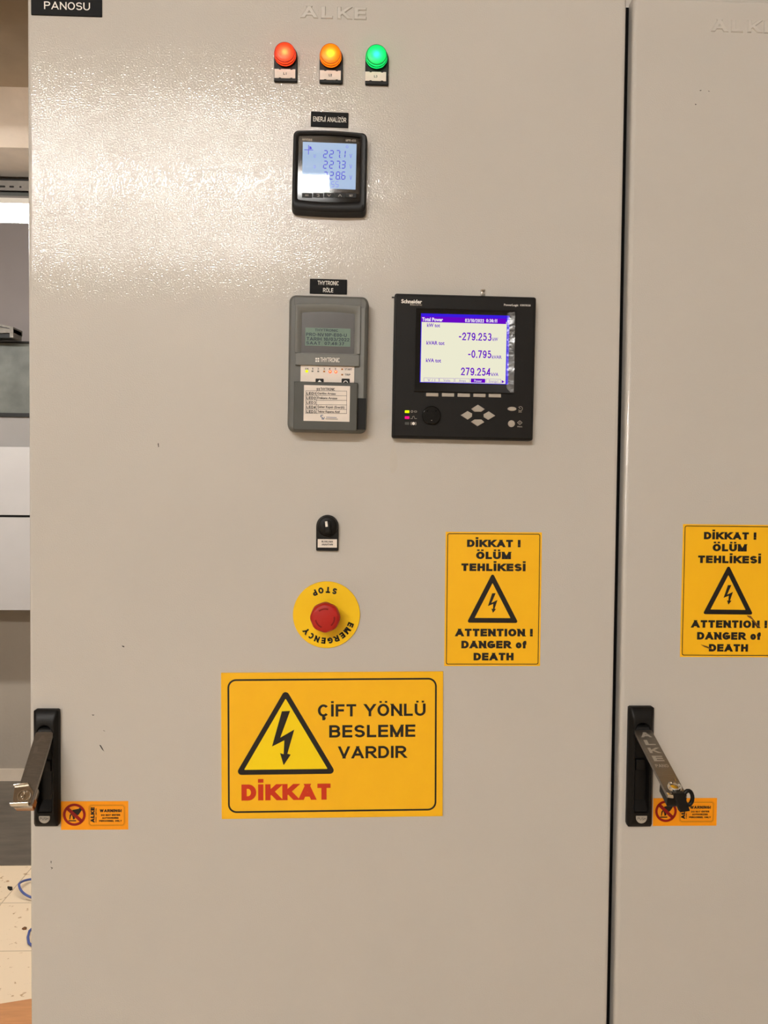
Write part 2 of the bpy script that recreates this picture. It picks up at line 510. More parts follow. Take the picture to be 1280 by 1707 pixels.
WALL_SHADE = mat('wall_shade_paint', (114, 106, 102), .6, 0, .2, .05, 4)
WALL_PALE = mat('wall_pale', (196, 188, 178), .7, 0, .3, .04, 3)
CEIL = mat('ceiling_concrete', (158, 140, 118), .8, 0, .2, .10, 5)
BEAM = mat('beam_plaster', (222, 206, 188), .7, 0, .3, .06, 8, bump=(40, .001))
DARKFLOOR = mat('dark_floor_plate', (92, 84, 74), .28, 0, .5, .28, 7, aniso=(1, 3, 1))
SKIRT = mat('skirting', (196, 182, 164), .5, 0, .3, .05, 20)


def setting(name, lo, hi, m):
    b = MB(); (x0, y0, z0), (x1, y1, z1) = lo, hi
    b.add([(x0, y0, z0), (x1, y0, z0), (x1, y1, z0), (x0, y1, z0), (x0, y0, z1), (x1, y0, z1), (x1, y1, z1), (x0, y1, z1)],
          [(0, 3, 2, 1), (4, 5, 6, 7), (0, 1, 5, 4), (1, 2, 6, 5), (2, 3, 7, 6), (3, 0, 4, 7)], m)
    return tag(b.build(name, None, True, smooth=0), kind='structure')


YT = PF(20, 1443)[1]       # where the pale tiles stop
setting('floor', (XL, YF, -.1), (XR, YB, 0), FLOOR)
setting('ceiling', (XL, YF, ZC), (XR, YB, ZC + .1), CEIL)
setting('wall_back', (XL, YB, -.1), (XR, YB + .1, ZC + .1), WALL)
setting('wall_front', (XL, YF - .1, -.1), (XR, YF, ZC + .1), WALL_PALE)
setting('wall_left', (XL - .1, YF, -.1), (XL, YB, ZC + .1), WALL_PALE)
setting('wall_right', (XR, YF, -.1), (XR + .1, YB, ZC + .1), WALL_PALE)
setting('baseboard_back', (XL, YB - .015, 0.003), (XR, YB, P(20, 1281, -YB)[1]), SKIRT)
YBM = 2.6
setting('trim_1', (XL, YBM, P(20, 246, -YBM)[1]), (XR, YB, ZC), BEAM)
setting('trim_3', (XL, .75, P(20, 145, -YBM)[1]), (XR, YBM, ZC), CEIL)     # dropped soffit over the rear aisle
setting('trim_4', (XL, YB - .01, 1.9), (XR, YB, P(20, 300, -YB)[1]), WALL_SHADE)   # shade on the upper rear wall, painted in as a darker band
dp = setting('floor_dark', (XL, YT, 0), (XR, YB - .015, .003), DARKFLOOR)
dp.name = 'trim_2'

# ================================================================== THE CABINETS
ztop = P(1280, 1)[1]
X0 = sum(P(47, y)[0] for y in (300, 850, 1200)) / 3
X1 = (P(1033, 700)[0] + P(1029.5, 900)[0] + P(1020, 1400)[0]) / 3 - .001
X2 = X1 + .009
X3 = X2 + (X1 - X0)
ZB = .14
TD = .02


def cabinet(xa, xb, label, alke_px):
    e = bpy.data.objects.new('electrical_cabinet', None); COL.objects.link(e)
    e.location = ((xa + xb) / 2, .3, 0)
    tag(e, label, 'cabinet', 'electrical cabinets side by side')
    cx = (xa + xb) / 2; h = (xb - xa) / 2
    g = .0042
    b = MB()
    # body shell: open front frame behind the door, local coordinates of the Empty
    b.add(*boxv(-h - g + .002, TD + .035 - .3, .10, h + g - .002, .3, ztop + .05), PAINT_SMOOTH)
    b.build('body', e, True, smooth=0)
    b = MB(); b.add(*boxv(-h - g + .01, -.25, 0, h + g - .01, .29, .10), DARK); b.build('plinth', e, True, smooth=0)
    b = MB(); b.add(*boxv(-h - .004, TD - .3, ZB + .012, h + .004, TD + .036 - .3, ztop - .003), GASKET_SHADE); b.build('gasket_gap_shade', e, True, smooth=0)  # gasket slab, widened in black to paint the shade between the doors
    # door: one sheet-metal leaf with rounded edges
    d = MB()
    d.prism(rect(-h, ZB, h, ztop), -TD, 0, PAINT, bev=.006, seg=6)
    do = d.build('door', e, smooth=R(60)); do.location = (0, -.3, 0)
    if alke_px:
        k = MB(); w_ = 106
        cxp, cyp = alke_px
        u, v = P(cxp, cyp); s = px_size(cxp, cyp)
        pl = []
        x = -53.0
        for ch, wd in (('A', 27), ('L', 20), ('K', 22), ('E', 21)):
            g_, a = glyph(ch, .24)
            pl += [[(u - cx + (x + p[0] / a * wd) * s, v + (p[1] - .5) * 20 * s) for p in q] for q in g_]
            x += {'A': 33, 'L': 27, 'K': 28, 'E': 0}[ch]
        for i, q in enumerate(pl):
            if len(q) >= 3: k.prism(q, -.0004, .0012 + i * 1.5e-5, PAINT_SMOOTH, bev=.0008, seg=1)
        k.build('raised_lettering', do, smooth=0)
    return e, do, cx


def boxv(x0, y0, z0, x1, y1, z1):
    return ([(x0, y0, z0), (x1, y0, z0), (x1, y1, z0), (x0, y1, z0), (x0, y0, z1), (x1, y0, z1), (x1, y1, z1), (x0, y1, z1)],
            [(0, 3, 2, 1), (4, 5, 6, 7), (0, 1, 5, 4), (1, 2, 6, 5), (2, 3, 7, 6), (3, 0, 4, 7)])


cabL, doorL, cxL = cabinet(X0, X1, 'light grey electrical cabinet with meters, signal lamps and big yellow sign on its door', (555, 21.5))
cabR, doorR, cxR = cabinet(X2, X3, 'light grey electrical cabinet at right, its door bare above one tall danger sticker', (1238.5, 44))

# scuffs and smears on the doors


def scuff(door, cx, px_poly, m, name='scuff_mark'):
    b = MB(); b.flat([(lambda p: (p[0] - cx, p[1]))(P(x, y)) for x, y in px_poly], .0003, m)
    b.build(name, door, smooth=0)


for pl in ([(165.5, 1241.5), (168, 1242), (171, 1247), (174, 1253), (170, 1249)], [(263, 739), (264.5, 739), (265, 745), (263.8, 745.5)],
           [(203, 1076), (207.5, 1077), (207, 1079), (204, 1078)], [(84, 1445), (88.5, 1446.5), (85, 1450), (86.5, 1447.5)],
           [(85, 1434), (86, 1436), (85.5, 1440), (84.5, 1437)], [(153, 1191), (158, 1191.5), (155, 1193)], [(172, 1217), (176, 1219), (173, 1218.5)]):
    scuff(doorL, cxL, pl, SCUFF)
for pl in ([(1165, 151), (1169, 150), (1168, 152)], [(1180, 151), (1183, 152.5), (1181, 153)], [(1158, 173), (1161, 174), (1159, 175.5)]):
    scuff(doorR, cxR, pl, SCUFF)
scuff(doorL, cxL, [(617, 689), (652, 686), (652, 697), (636, 700), (616, 701)], SMEAR, 'dust_smear')
scuff(doorL, cxL, [(656 + 6 * math.cos(R(a)) + 5 * math.sin(R(a * 2)) * .3, 762 + 27 * math.sin(R(a)) + 2 * math.cos(R(a * 3))) for a in range(0, 360, 15)], SMEAR, 'dust_smear')

# ================================================================== NAMEPLATES


def nameplate(px, py, wpx, hpx, lines, label, rot=0.0):
    d = Dev('nameplate', px, py, label, 'nameplate', 'black engraved nameplates on the left door', rot)
    k = d.k(px, py)
    b = MB(); b.prism(rrect(-wpx / 2 * k, -hpx / 2 * k, wpx / 2 * k, hpx / 2 * k, .0006, 2), 0, .0014, LABEL_BLACK, bev=.0003, seg=1); b.build('plate', d.e)
    for t, x0, y0, x1, y1, wt in lines:
        b = MB(); d.text(b, t, x0, y0, x1, y1, .0014 + E_, WHITE, wt); b.build('lettering', d.e, smooth=0)
    return d


nameplate(111.4, -6, 118, 66, [('PANOSU', 73.5, 3.5, 150, 16.2, .13)], 'black nameplate with PANOSU in white at the top left corner of the door')
nameplate(549.4, 200, 62.5, 24.5, [('ENERJİ ANALİZÖR', 522, 195.3, 577, 203.2, .15)], 'black nameplate ENERJİ ANALİZÖR just above the square voltage meter', .8)
nameplate(547.4, 478, 62, 24.5, [('THYTRONIC', 529.5, 468.3, 565, 475.3, .15), ('RÖLE', 538.6, 480.2, 555.4, 487.2, .15)], 'black two-line nameplate right above the tall grey relay', .5)

# ================================================================== SIGNAL LAMPS


def holder(d, cx, cy, by, hw, t=.004, name='label_holder'):
    """black legend holder: round top around (cx, cy), straight sides down to pixel row by"""
    u, v = d.q(cx, cy, t); k = d.k(cx, cy, t)
    vb = d.q(cx, by, t)[1]; r = hw * k
    poly = [(u + r * math.cos(R(a)), v + r * math.sin(R(a))) for a in range(0, 181, 10)] + [(u - r, vb + .001), (u - r + .001, vb), (u + r - .001, vb), (u + r, vb + .001)]
    b = MB(); b.prism(poly, 0, t, BLACK, bev=.0008)
    o = b.build(name, d.e)
    return o


def signal_lamp(base, by, lab, text, lens, core, groove_shade, label):
    bx, bz = base
    d = Dev('signal_lamp', bx, bz, label, 'signal lamp', 'signal lamps in a row at the top of the door')
    holder(d, bx + .8, bz + 1, by, 19.4)
    # clip-in legend
    (x0, y0, x1, y1) = lab
    u0, v0, u1, v1 = d.rc(x0, y0, x1, y1, .0046)
    n = (u1 - u0) / 10
    b = MB()
    b.prism([(u0, v0), (u0 + 2 * n, v0), (u0 + 2.2 * n, v0 + .0008), (u0 + 3 * n, v0 + .0008), (u0 + 3.2 * n, v0), (u1 - 2.5 * n, v0), (u1 - 2.3 * n, v0 + .0008), (u1 - 1.5 * n, v0 + .0008), (u1 - 1.3 * n, v0), (u1, v0),
             (u1, v1), (u1 - 1.3 * n, v1), (u1 - 1.5 * n, v1 - .0008), (u1 - 2.3 * n, v1 - .0008), (u1 - 2.5 * n, v1), (u0 + 3.2 * n, v1), (u0 + 3 * n, v1 - .0008), (u0 + 2.2 * n, v1 - .0008), (u0 + 2 * n, v1), (u0, v1)], .003, .0046, PAPER)
    lg = b.build('legend_insert', d.e, smooth=0)
    b = MB(); cx, cy = (x0 + x1) / 2, (y0 + y1) / 2
    d.text(b, text, cx - 2.6, cy - 2.0, cx + 2.6, cy + 2.0, .0046 + E_, INK, .2); b.build('lettering', lg, smooth=0)
    # black collar and lit lens
    k = d.k(bx, bz, .006)
    u, v = d.q(bx, bz, .006); r = 18.3 * k
    b = MB(); b.lathe([(r * .98, .003), (r, .0045), (r * .97, .0062)], BLACK, u, v, 40); b.build('collar', d.e)
    # depth of the lens follows from how far its front is displaced
    b = MB()
    b.lathe([(r * .97, .0055), (r, .0060), (r, .0084), (r * .985, .0090), (r * .945, .0090), (r * .945, .0120), (r * .93, .0130), (r * .89, .0135), (r * .5, .0139), (r * .2, .0140), (.0003, .014)], lens, u, v, 48, False, True)
    b.build('lens', d.e, smooth=R(50))
    b = MB(); b.ring(circle(u, v, r * .985, 48), circle(u, v, r * .94, 48), .0089, .0096, groove_shade); b.build('groove_shade_ring', d.e)  # ring in a darker lens colour, painting the shade of the groove
    b = MB(); b.ring(circle(u, v, r * .895, 48), circle(u, v, r * .865, 48), .0130, .0139, groove_shade); b.build('face_groove_shade', d.e)  # groove shading on the face, painted as a darker ring
    b = MB(); rr = .0023
    b.lathe([(.0002, .0092 - rr)] + [(rr * math.sin(R(a)), .0092 - rr * math.cos(R(a))) for a in range(20, 161, 20)] + [(.0002, .0092 + rr)], core, u, v, 16)
    b.build('bulb', d.e)


LENS_R = lens_mat('red_lens', (1.0, .05, .035)); LENS_O = lens_mat('orange_lens', (1.0, .27, .008)); LENS_G = lens_mat('green_lens', (.008, .78, .16))
GROOVE_SHADE_R = mat('red_groove_shade', (120, 6, 10), .4, 0, .3, 0); GROOVE_SHADE_O = mat('orange_groove_shade', (170, 76, 6), .4, 0, .3, 0); GROOVE_SHADE_G = mat('green_groove_shade', (4, 84, 44), .4, 0, .3, 0)
CORE_R = emitter('red_lamp_bulb', (1.0, 1.5, .4), 60); CORE_O = emitter('orange_lamp_bulb', (1.0, .85, .45), 58); CORE_G = emitter('green_lamp_bulb', (.8, 1.0, 1.0), 58)
signal_lamp((475.3, 92), 135.8, (457.5, 115.2, 492.2, 130), 'L1', LENS_R, CORE_R, GROOVE_SHADE_R, 'lit red signal lamp with L1 legend, leftmost of the three lamps')
signal_lamp((551.2, 94.3), 138.3, (533, 117.5, 568, 132.8), 'L2', LENS_O, CORE_O, GROOVE_SHADE_O, 'lit orange signal lamp with L2 legend between the red and green lamps')
signal_lamp((627.5, 96), 140.8, (608.7, 119.8, 643.5, 134.6), 'L3', LENS_G, CORE_G, GROOVE_SHADE_G, 'lit green signal lamp with L3 legend, rightmost of the three lamps')

# ================================================================== ENERGY ANALYSER
d = Dev('energy_meter', 549.5, 286, 'square black voltage meter with a pale blue screen under the ENERJİ ANALİZÖR plate', 'meter', rot=.8)
HW = .016


def arch(u0, v0, u1, v1, r, rise, n=5, m=10):
    """rounded rectangle whose top and bottom edges bow outward"""
    pts = []
    p = rrect(u0, v0, u1, v1, r, n)
    for u, v in p:
        t = (u - (u0 + u1) / 2) / ((u1 - u0) / 2)
        pts.append((u, v + (rise * (1 - t * t) if v > (v0 + v1) / 2 else -rise * (1 - t * t))))
    out = []
    for i in range(len(pts)):          # subdivide the long top and bottom runs
        a, b = pts[i], pts[(i + 1) % len(pts)]
        out.append(a)
        if abs(a[0] - b[0]) > (u1 - u0) * .4:
            for j in range(1, m):
                u = a[0] + (b[0] - a[0]) * j / m; t = (u - (u0 + u1) / 2) / ((u1 - u0) / 2); t0 = (a[0] - (u0 + u1) / 2) / ((u1 - u0) / 2)
                sg = 1 if a[1] > (v0 + v1) / 2 else -1
                out.append((u, a[1] - sg * rise * (1 - t0 * t0) + sg * rise * (1 - t * t)))
    return out


fu0, fv0, fu1, fv1 = d.rc(488, 220.5, 610.5, 348, HW)
gu0, gv0, gu1, gv1 = d.rc(496.5, 227.5, 601, 334, HW - .001)
b = MB()
base = arch(fu0 - .001, fv0 - .004, fu1 + .001, fv1 - .001, .006, .0015)
mid = arch(fu0, fv0 - .0015, fu1, fv1, .006, .002)
front = arch(fu0 + .0015, fv0 + .0015, fu1 - .0015, fv1 - .0015, .005, .002)
inn = arch(gu0, gv0, gu1, gv1, .0025, .0018)
L3 = lambda p, w: [(u, v, w) for u, v in p]
b.loft([L3(base, 0), L3(base, .006), L3(mid, HW - .003), L3(mid, HW - .0015), L3(front, HW), L3(inset(inn, -.0025), HW), L3(inn, HW - .0015), L3(inn, HW - .004)], BLACK, True, True)
b.build('housing', d.e)
wv = HW - .0032
b = MB(); b.prism(inset(inn, .0001), HW - .0039, wv, BLACK_GLOSS); face = b.build('face_panel', d.e, smooth=0)
b = MB(); w1 = wv + E_
b.box(*[x for x in (lambda r: (r[0], r[1], wv - .0002, r[2], r[3], w1))(d.rc(504, 238.5, 593.5, 314, w1))], LCD_BLUE)
lcd = b.build('lcd_screen', d.e, smooth=0)
SEG = {'0': 'abcdef', '1': 'bc', '2': 'abged', '3': 'abgcd', '4': 'fgbc', '5': 'afgcd', '6': 'afgedc', '7': 'abc', '8': 'abcdefg', '9': 'abcdfg'}


def seg7(mb, ch, u, v, wd, h, w, m, t=.16, slant=.06):
    s = wd * t; g = s * .18
    def pt(a, b_): return (u + a + (b_ / h) * slant * h, v + b_)
    hb = lambda y: [pt(s / 2 + g, y), pt(s + g, y + s / 2), pt(wd - s - g, y + s / 2), pt(wd - s / 2 - g, y), pt(wd - s - g, y - s / 2), pt(s + g, y - s / 2)]
    vb = lambda x, y0, y1: [pt(x, y0 + g), pt(x + s / 2, y0 + s / 2 + g), pt(x + s / 2, y1 - s / 2 - g), pt(x, y1 - g), pt(x - s / 2, y1 - s / 2 - g), pt(x - s / 2, y0 + s / 2 + g)]
    y0, y1, y2 = s / 2, h / 2, h - s / 2
    D = {'a': hb(y2), 'g': hb(y1), 'd': hb(y0), 'f': vb(s / 2, y1, y2), 'b': vb(wd - s / 2, y1, y2), 'e': vb(s / 2, y0, y1), 'c': vb(wd - s / 2, y0, y1)}
    for c in SEG[ch]: mb.flat(D[c], w, m)


w2 = w1 + E_
for row, (y0, y1) in zip(('2271', '2273', '2286'), ((250.3, 263.3), (268, 281), (286, 299.2))):
    b = MB(); k = d.k(550, y0, w2)
    for i, ch in enumerate(row):
        xs = (538.3, 548.4, 559.2, 568.3)[i]
        u, v = d.q(xs, y1, w2)
        seg7(b, ch, u, v, 7.0 * k, (y1 - y0) * k, w2, LCD_SEG, .19)
    u, v = d.q(566.6, y1 - .6, w2); b.flat(circle(u, v, .75 * k, 10), w2, LCD_SEG)
    d.text(b, 'V', 582.6, y0 + 6.3, 586.6, y1 + .4, w2, LCD_SEG_PALE, .16)
    if row != '2286': d.text(b, 'U', 523, y0 + 7, 526, y1 - .5, w2, LCD_SEG_PALE, .16)
    b.build('digit_row', lcd, smooth=0)
b = MB(); k = d.k(550, 306, w2)
for xs in (551.5, 558.5):
    u, v = d.q(xs, 312, w2); seg7(b, '5', u, v, 5.4 * k, 9.6 * k, w2, LCD_SEG_PALE, .14)
b.build('digit_row', lcd, smooth=0)
b = MB(); b.flat(rect(*d.rc(507, 249.4, 522, 250.4, w2)), w2, LCD_SEG); b.flat(rect(*d.rc(513.7, 242, 514.8, 257.5, w2)), w2 + 1.5e-5, LCD_SEG)
b.flat(d.pts([(515.5, 248.8), (515.8, 243.6), (518.5, 244.6), (520, 248.6)], w2), w2, LCD_SEG); b.build('phasor_icon', lcd, smooth=0)
b = MB(); u, v = d.q(578.5, 244.8, w2); b.flat_ring(circle(u, v, 2.1 * k, 16), circle(u, v, 1.4 * k, 16), w2, LCD_SEG_PALE)
b.build('rotation_icon', lcd, smooth=0)
# soft keys along the bottom
b = MB(); d.text(b, 'entes', 503.5, 229.8, 520.5, 234.3, w1, KEY_GREY, font='b', bold=.02); b.build('lettering', d.e, smooth=0)
b = MB(); d.text(b, 'MPR-45S', 576.4, 232.4, 593.2, 236.1, w1, KEY_GREY, .17); b.build('lettering', d.e, smooth=0)
for i in range(5):
    xa = 502.8 + i * 18.3
    r = d.rc(xa + .4, 321.8, xa + 17.9, 329.6, w1)
    b = MB(); b.prism(rrect(*r, .0006, 2), wv - .0002, wv + .0007, BLACK, bev=.0003)
    ko = b.build('key', d.e)
    b = MB(); cxp = xa + 9; wk = wv + .0007 + E_
    if i == 0: d.text(b, 'ESC', cxp - 3, 324, cxp + 3, 327, wk, KEY_GREY, .18)
    if i == 1:
        b.polys(strip(d.pts([(cxp - 2.6, 324), (cxp + 1.6, 324), (cxp + 1.6, 327.4), (cxp - 2, 327.4)], wk), .0005, 'b'), wk, KEY_GREY)
    if i == 2: b.polys(strip(d.pts([(cxp - 2.8, 323.8), (cxp, 327.2), (cxp + 2.8, 323.8)], wk), .0006, 'b'), wk, KEY_GREY)
    if i == 3: b.polys(strip(d.pts([(cxp - 2.8, 327.6), (cxp, 324.2), (cxp + 2.8, 327.6)], wk), .0006, 'b'), wk, KEY_GREY)
    if i == 4: d.text(b, 'SET', cxp - 3, 324.6, cxp + 3, 327.6, wk, KEY_GREY, .18)
    b.build('key_symbol', ko, smooth=0)
b = MB(); gl = HW - .0022
b.box(*(lambda r: (r[0], r[1], gl - .0005, r[2], r[3], gl))(d.rc(498.2, 229.5, 599.3, 320.8, gl)), GLASS)
b.build('glass', d.e, smooth=0)

# ================================================================== PROTECTION RELAY
d = Dev('protection_relay', 546.5, 607, 'tall grey relay with green screen, lit LEDs and white LED list on its flap', 'relay', rot=.55)
H = .024
u0, v0, u1, v1 = d.rc(480.6, 493.5, 612.2, 718.5, H)
b = MB()
out0 = rrect(u0 - .001, v0 - .001, u1 + .001, v1 + .001, .009, 7); out1 = rrect(u0, v0, u1, v1, .0085, 7); out2 = rrect(u0 + .0018, v0 + .0018, u1 - .0018, v1 - .0018, .007, 7)
iu0, iv0, iu1, iv1 = d.rc(491.5, 508, 601.5, 717, H)
b.loft([L3(out0, 0), L3(out0, .004), L3(out1, H - .003), L3(out2, H - .0006), L3(inset(out2, .0015), H)], GREY_CASE)
b.build('case', d.e)
# seam of the top cap and side rails
for pl in ([(491, 495), (491, 508)], [(601.8, 496.5), (601.8, 509)]):
    b = MB(); b.polys(strip(d.pts(pl, H + E_), .0006, 'b'), H + E_, GREY_DARK); b.build('seam', d.e, smooth=0)
# front bezel with the arched window
bu0, bv0, bu1, bv1 = d.rc(491.5, 508, 601.5, 590, H + .003)
wu0, wv0, wu1, wv1 = d.rc(502.5, 522, 590.7, 590, H + .001)
b = MB()
o_ = arch(bu0, bv0, bu1, bv1, .002, .0018); i_ = arch(wu0, wv0, wu1, wv1, .002, .0018)
o_ = [(u, max(v, bv0)) for u, v in o_]; i_ = [(u, max(v, wv0)) for u, v in i_]
b.loft([L3(o_, H - .001), L3(o_, H + .002), L3(inset(o_, .001), H + .003), L3(inset(i_, -.004), H + .003), L3(i_, H + .0005), L3(i_, H - .001)], GREY_LIGHT, False, False)
b.build('window_frame', d.e)
b = MB(); b.prism(inset(i_, .0001), H - .001, H + .0006, WINDOW_GREY); b.build('display_window', d.e, smooth=0)
wl = H + .0008
b = MB(); r = d.rc(508.7, 547, 584, 577, wl); b.box(r[0], r[1], H + .0004, r[2], r[3], wl, LCD_GREEN); lc = b.build('lcd_screen', d.e, smooth=0)
lines = (('  THYTRONIC', 525, 548.4, 564, 552.6), ('PRO-NV10P-E00-U', 510.2, 555.4, 578, 560.8), ('TARIH 10/03/2022', 511, 562.8, 582.3, 568.2), ('SAAT  07:48:37', 510.4, 569.8, 573.5, 575))
for t, x0, y0, x1, y1 in lines:
    b = MB(); d.text(b, t.strip(), x0, y0, x1, y1, wl + E_, LCD_GREEN_INK, .17); b.build('lettering', lc, smooth=0)
# brand bar
hb = H + .0045
b = MB(); r = d.rc(492.5, 590, 599, 609.3, hb); b.box(r[0], r[1], H - .001, r[2], r[3], hb, GREY_LIGHT, bev=.0008); bb = b.build('brand_bar', d.e)
b = MB(); d.text(b, 'THYTRONIC', 533.8, 596.2, 566.5, 603.6, hb + E_, WHITE, .14, .08)
for x, y in ((527.2, 598), (530.8, 598), (527.2, 602), (530.8, 602)):
    b.flat(rect(*d.rc(x - 1.5, y - 1.4, x + 1.2, y + 1.4, hb + E_)), hb + E_, WHITE)
b.build('lettering', bb, smooth=0)
# white LED strip
hp = H + .0006
b = MB(); r = d.rc(501, 608, 590.5, 640, hp); b.box(r[0], r[1], H - .001, r[2], r[3], hp, PAPER); lp = b.build('led_panel', d.e, smooth=0)
b = MB()
for t, x in (('O', 509.6), ('N', 512.9), ('1', 520.7), ('2', 530.4), ('3', 540.2), ('4', 549.5), ('5', 559)):
    d.text(b, t, x - 1.1, 613.2, x + 1.1, 616.2, hp + E_, INK, .2)
d.text(b, 'START', 574.6, 614, 586.5, 617.3, hp + E_, INK, .18); d.text(b, 'TRIP', 574.8, 623.2, 584, 626.2, hp + E_, INK, .18)
b.build('lettering', lp, smooth=0)
for x, y, m1, r_ in ((511.3, 618.9, LED_YELLOW, 2.5), (550.2, 619.7, LED_RED, 2.6), (559.7, 619.9, LED_RED, 2.6)):
    u, v = d.q(x, y, hp); k = d.k(x, y, hp)
    b = MB(); b.lathe([(r_ * k, hp - .0002), (r_ * k * .8, hp + .0008), (r_ * .35 * k, hp + .0012)], m1, u, v, 16, False)
    if m1 is LED_RED: b.flat(circle(u, v, .9 * k, 12), hp + .00135, LED_CORE)
    b.build('led', lp)
for x, y in ((520.7, 618.8), (530.3, 619), (540.2, 619.2), (570.3, 615.5), (570.3, 624.6)):
    b = MB(); r = d.rc(x - 1.5, y - 1.2, x + 1.5, y + 1.2, hp + .0005); b.box(r[0], r[1], hp - .0002, r[2], r[3], hp + .0005, RUST if x > 535 else GREY_LIGHT); b.build('led', lp, smooth=0)
for x, sym in ((532.6, 0), (576, 1)):
    b = MB(); r = d.rc(x - 6.8, 631.2, x + 6.8, 645, hp + .0008); b.prism(rrect(*r, .0009, 3), hp - .0002, hp + .0008, BLACK); kb = b.build('push_button', lp, smooth=0)
    b = MB(); wk = hp + .0008 + E_
    if sym == 0: b.flat(d.pts([(x - 5.2, 638.8), (x, 633.2), (x + 5.2, 638.8), (x + 2, 638.8), (x + 2, 643), (x - 2, 643), (x - 2, 638.8)], wk), wk, WHITE)
    else:
        u, v = d.q(x, 638.3, wk); k = d.k(x, 638, wk); b.flat_ring(circle(u, v, 4.0 * k, 20), circle(u, v, 2.7 * k, 20), wk, WHITE)
    b.build('button_symbol', kb, smooth=0)
# dark pocket at the lower right
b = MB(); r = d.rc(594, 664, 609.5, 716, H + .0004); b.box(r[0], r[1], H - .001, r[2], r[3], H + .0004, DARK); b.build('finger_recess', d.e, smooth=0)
# right rail (lighter slanted strip)
b = MB(); r = d.rc(591, 510, 609.5, 663.5, H + .001)
b.loft([[(r[0], r[1], H - .001), (r[2], r[1], H - .001), (r[2], r[3] - .002, H - .001), (r[0], r[3] - .004, H - .001)], [(r[0] + .001, r[1], H + .0005), (r[2] - .002, r[1], H + .0012), (r[2] - .002, r[3] - .003, H + .0012), (r[0] + .001, r[3] - .005, H + .0005)]], GREY_LIGHT)
b.build('side_rail', d.e, smooth=0)
# flap with the sticker
hf = H + .006
b = MB(); r = d.rc(489.5, 637, 595.5, 717.5, hf)
b.loft([L3(rect(r[0], r[1], r[2], r[3]), H - .001), L3(rect(r[0], r[1], r[2], r[3]), hf - .001), L3(inset(rect(r[0], r[1], r[2], r[3]), .001), hf)], GREY_DARK)
fl = b.build('flap', d.e)
hs = hf + .0003
b = MB(); r = d.rc(506.3, 642.8, 583, 702.3, hs); b.box(r[0], r[1], hf - .0002, r[2], r[3], hs, PAPER); st = b.build('led_list_sticker', d.e, smooth=0)
b = MB(); wk = hs + E_
for y in (651.8, 659.6, 667.3, 674.8, 682.3, 689.2):
    b.polys(strip(d.pts([(509.6, y - .3), (577.8, y + .2)], wk), .0004, 's'), wk, INK)
for x in (509.6, 527.8, 577.8):
    b.polys(strip(d.pts([(x, 651.7), (x - .2, 689.2)], wk), .0004, 's'), wk, INK)
b.build('table_lines', st, smooth=0)
b = MB(); d.text(b, 'THYTRONIC', 534, 646.6, 558.5, 650.9, wk, INK, .17, .06)
for x, y in ((529, 647.8), (532, 647.8), (529, 650), (532, 650)): b.flat(rect(*d.rc(x - 1.2, y - .8, x + .9, y + .8, wk)), wk, INK)
b.build('lettering', st, smooth=0)
for i, t in enumerate(('Gerilim Arızası', 'Frekans Arızası', None, 'Şalter Kapalı (Enerjili)', 'Tekrar Kapama Aktif')):
    y = 652.6 + i * 7.55
    b = MB(); d.text(b, 'LED%d' % (i + 1), 510.8, y + 1.0, 526.2, y + 5.6, wk, INK, .2)
    if t: d.text(b, t, 529, y + 1.5, 529 + (30.5, 33, 0, 45, 37.5)[i], y + 5.1, wk, INK, font='b', bold=.02)
    b.build('lettering', st, smooth=0)
BLUEINK = mat('blue_ink', (70, 96, 130), .5, 0, .3, 0)
b = MB(); b.polys(strip(d.pts([(538.5, 692.2), (535, 692.2), (534.4, 694.4), (537.6, 696), (536.6, 698.4), (539.6, 698.6), (540.4, 695)], wk), .0009, 'b'), wk, BLUEINK)
b.polys(strip(d.pts([(543.5, 695.5), (561, 696.2)], wk), .0007, 'b'), wk, BLUEINK); b.polys(strip(d.pts([(542.5, 698.2), (563, 698.8)], wk), .0006, 'b'), wk, INK)
b.build('supplier_mark', st, smooth=0)

# ================================================================== POWER METER
d = Dev('power_meter', 774, 612, 'large square black power meter with a bright purple and cream screen', 'meter', rot=.5)
H = .016
fq = lambda x, y, w=H: d.q(640 + x / 4.741, 470 + y / 4.741, w)       # readings from an enlarged crop
fp = lambda l, w=H: [fq(x, y, w) for x, y in l]
zx = lambda x: 640 + x / 4.741
zy = lambda y: 470 + y / 4.741
c0 = fq((78 + 1192) / 2, (108 + 1240) / 2); kk = d.k(774, 612, H); hw_ = 236.0 / 2 * kk; hh = 238.5 / 2 * kk
b = MB()
o0 = rrect(c0[0] - hw_, c0[1] - hh, c0[0] + hw_, c0[1] + hh, .003, 4)
SC = [(292, 255), (993, 272), (975, 805), (283, 797)]
sc = d.rc(zx(287), zy(264), zx(984), zy(802), H - .0035); scr = rect(*sc)
bz = rect(*d.rc(zx(244), zy(222), zx(1034), zy(873), H))
fb = rect(*d.rc(zx(252), zy(232), zx(1026), zy(865), H - .001))
n4 = lambda p: p
b.loft([L3(o0, 0), L3(inset(o0, -.0), H - .0035), L3(inset(o0, .001), H - .002), L3(inset(o0, .0018), H - .0018), L3(inset(o0, .0022), H - .001)], BLACK, True, True)
b.build('housing', d.e)
b = MB()
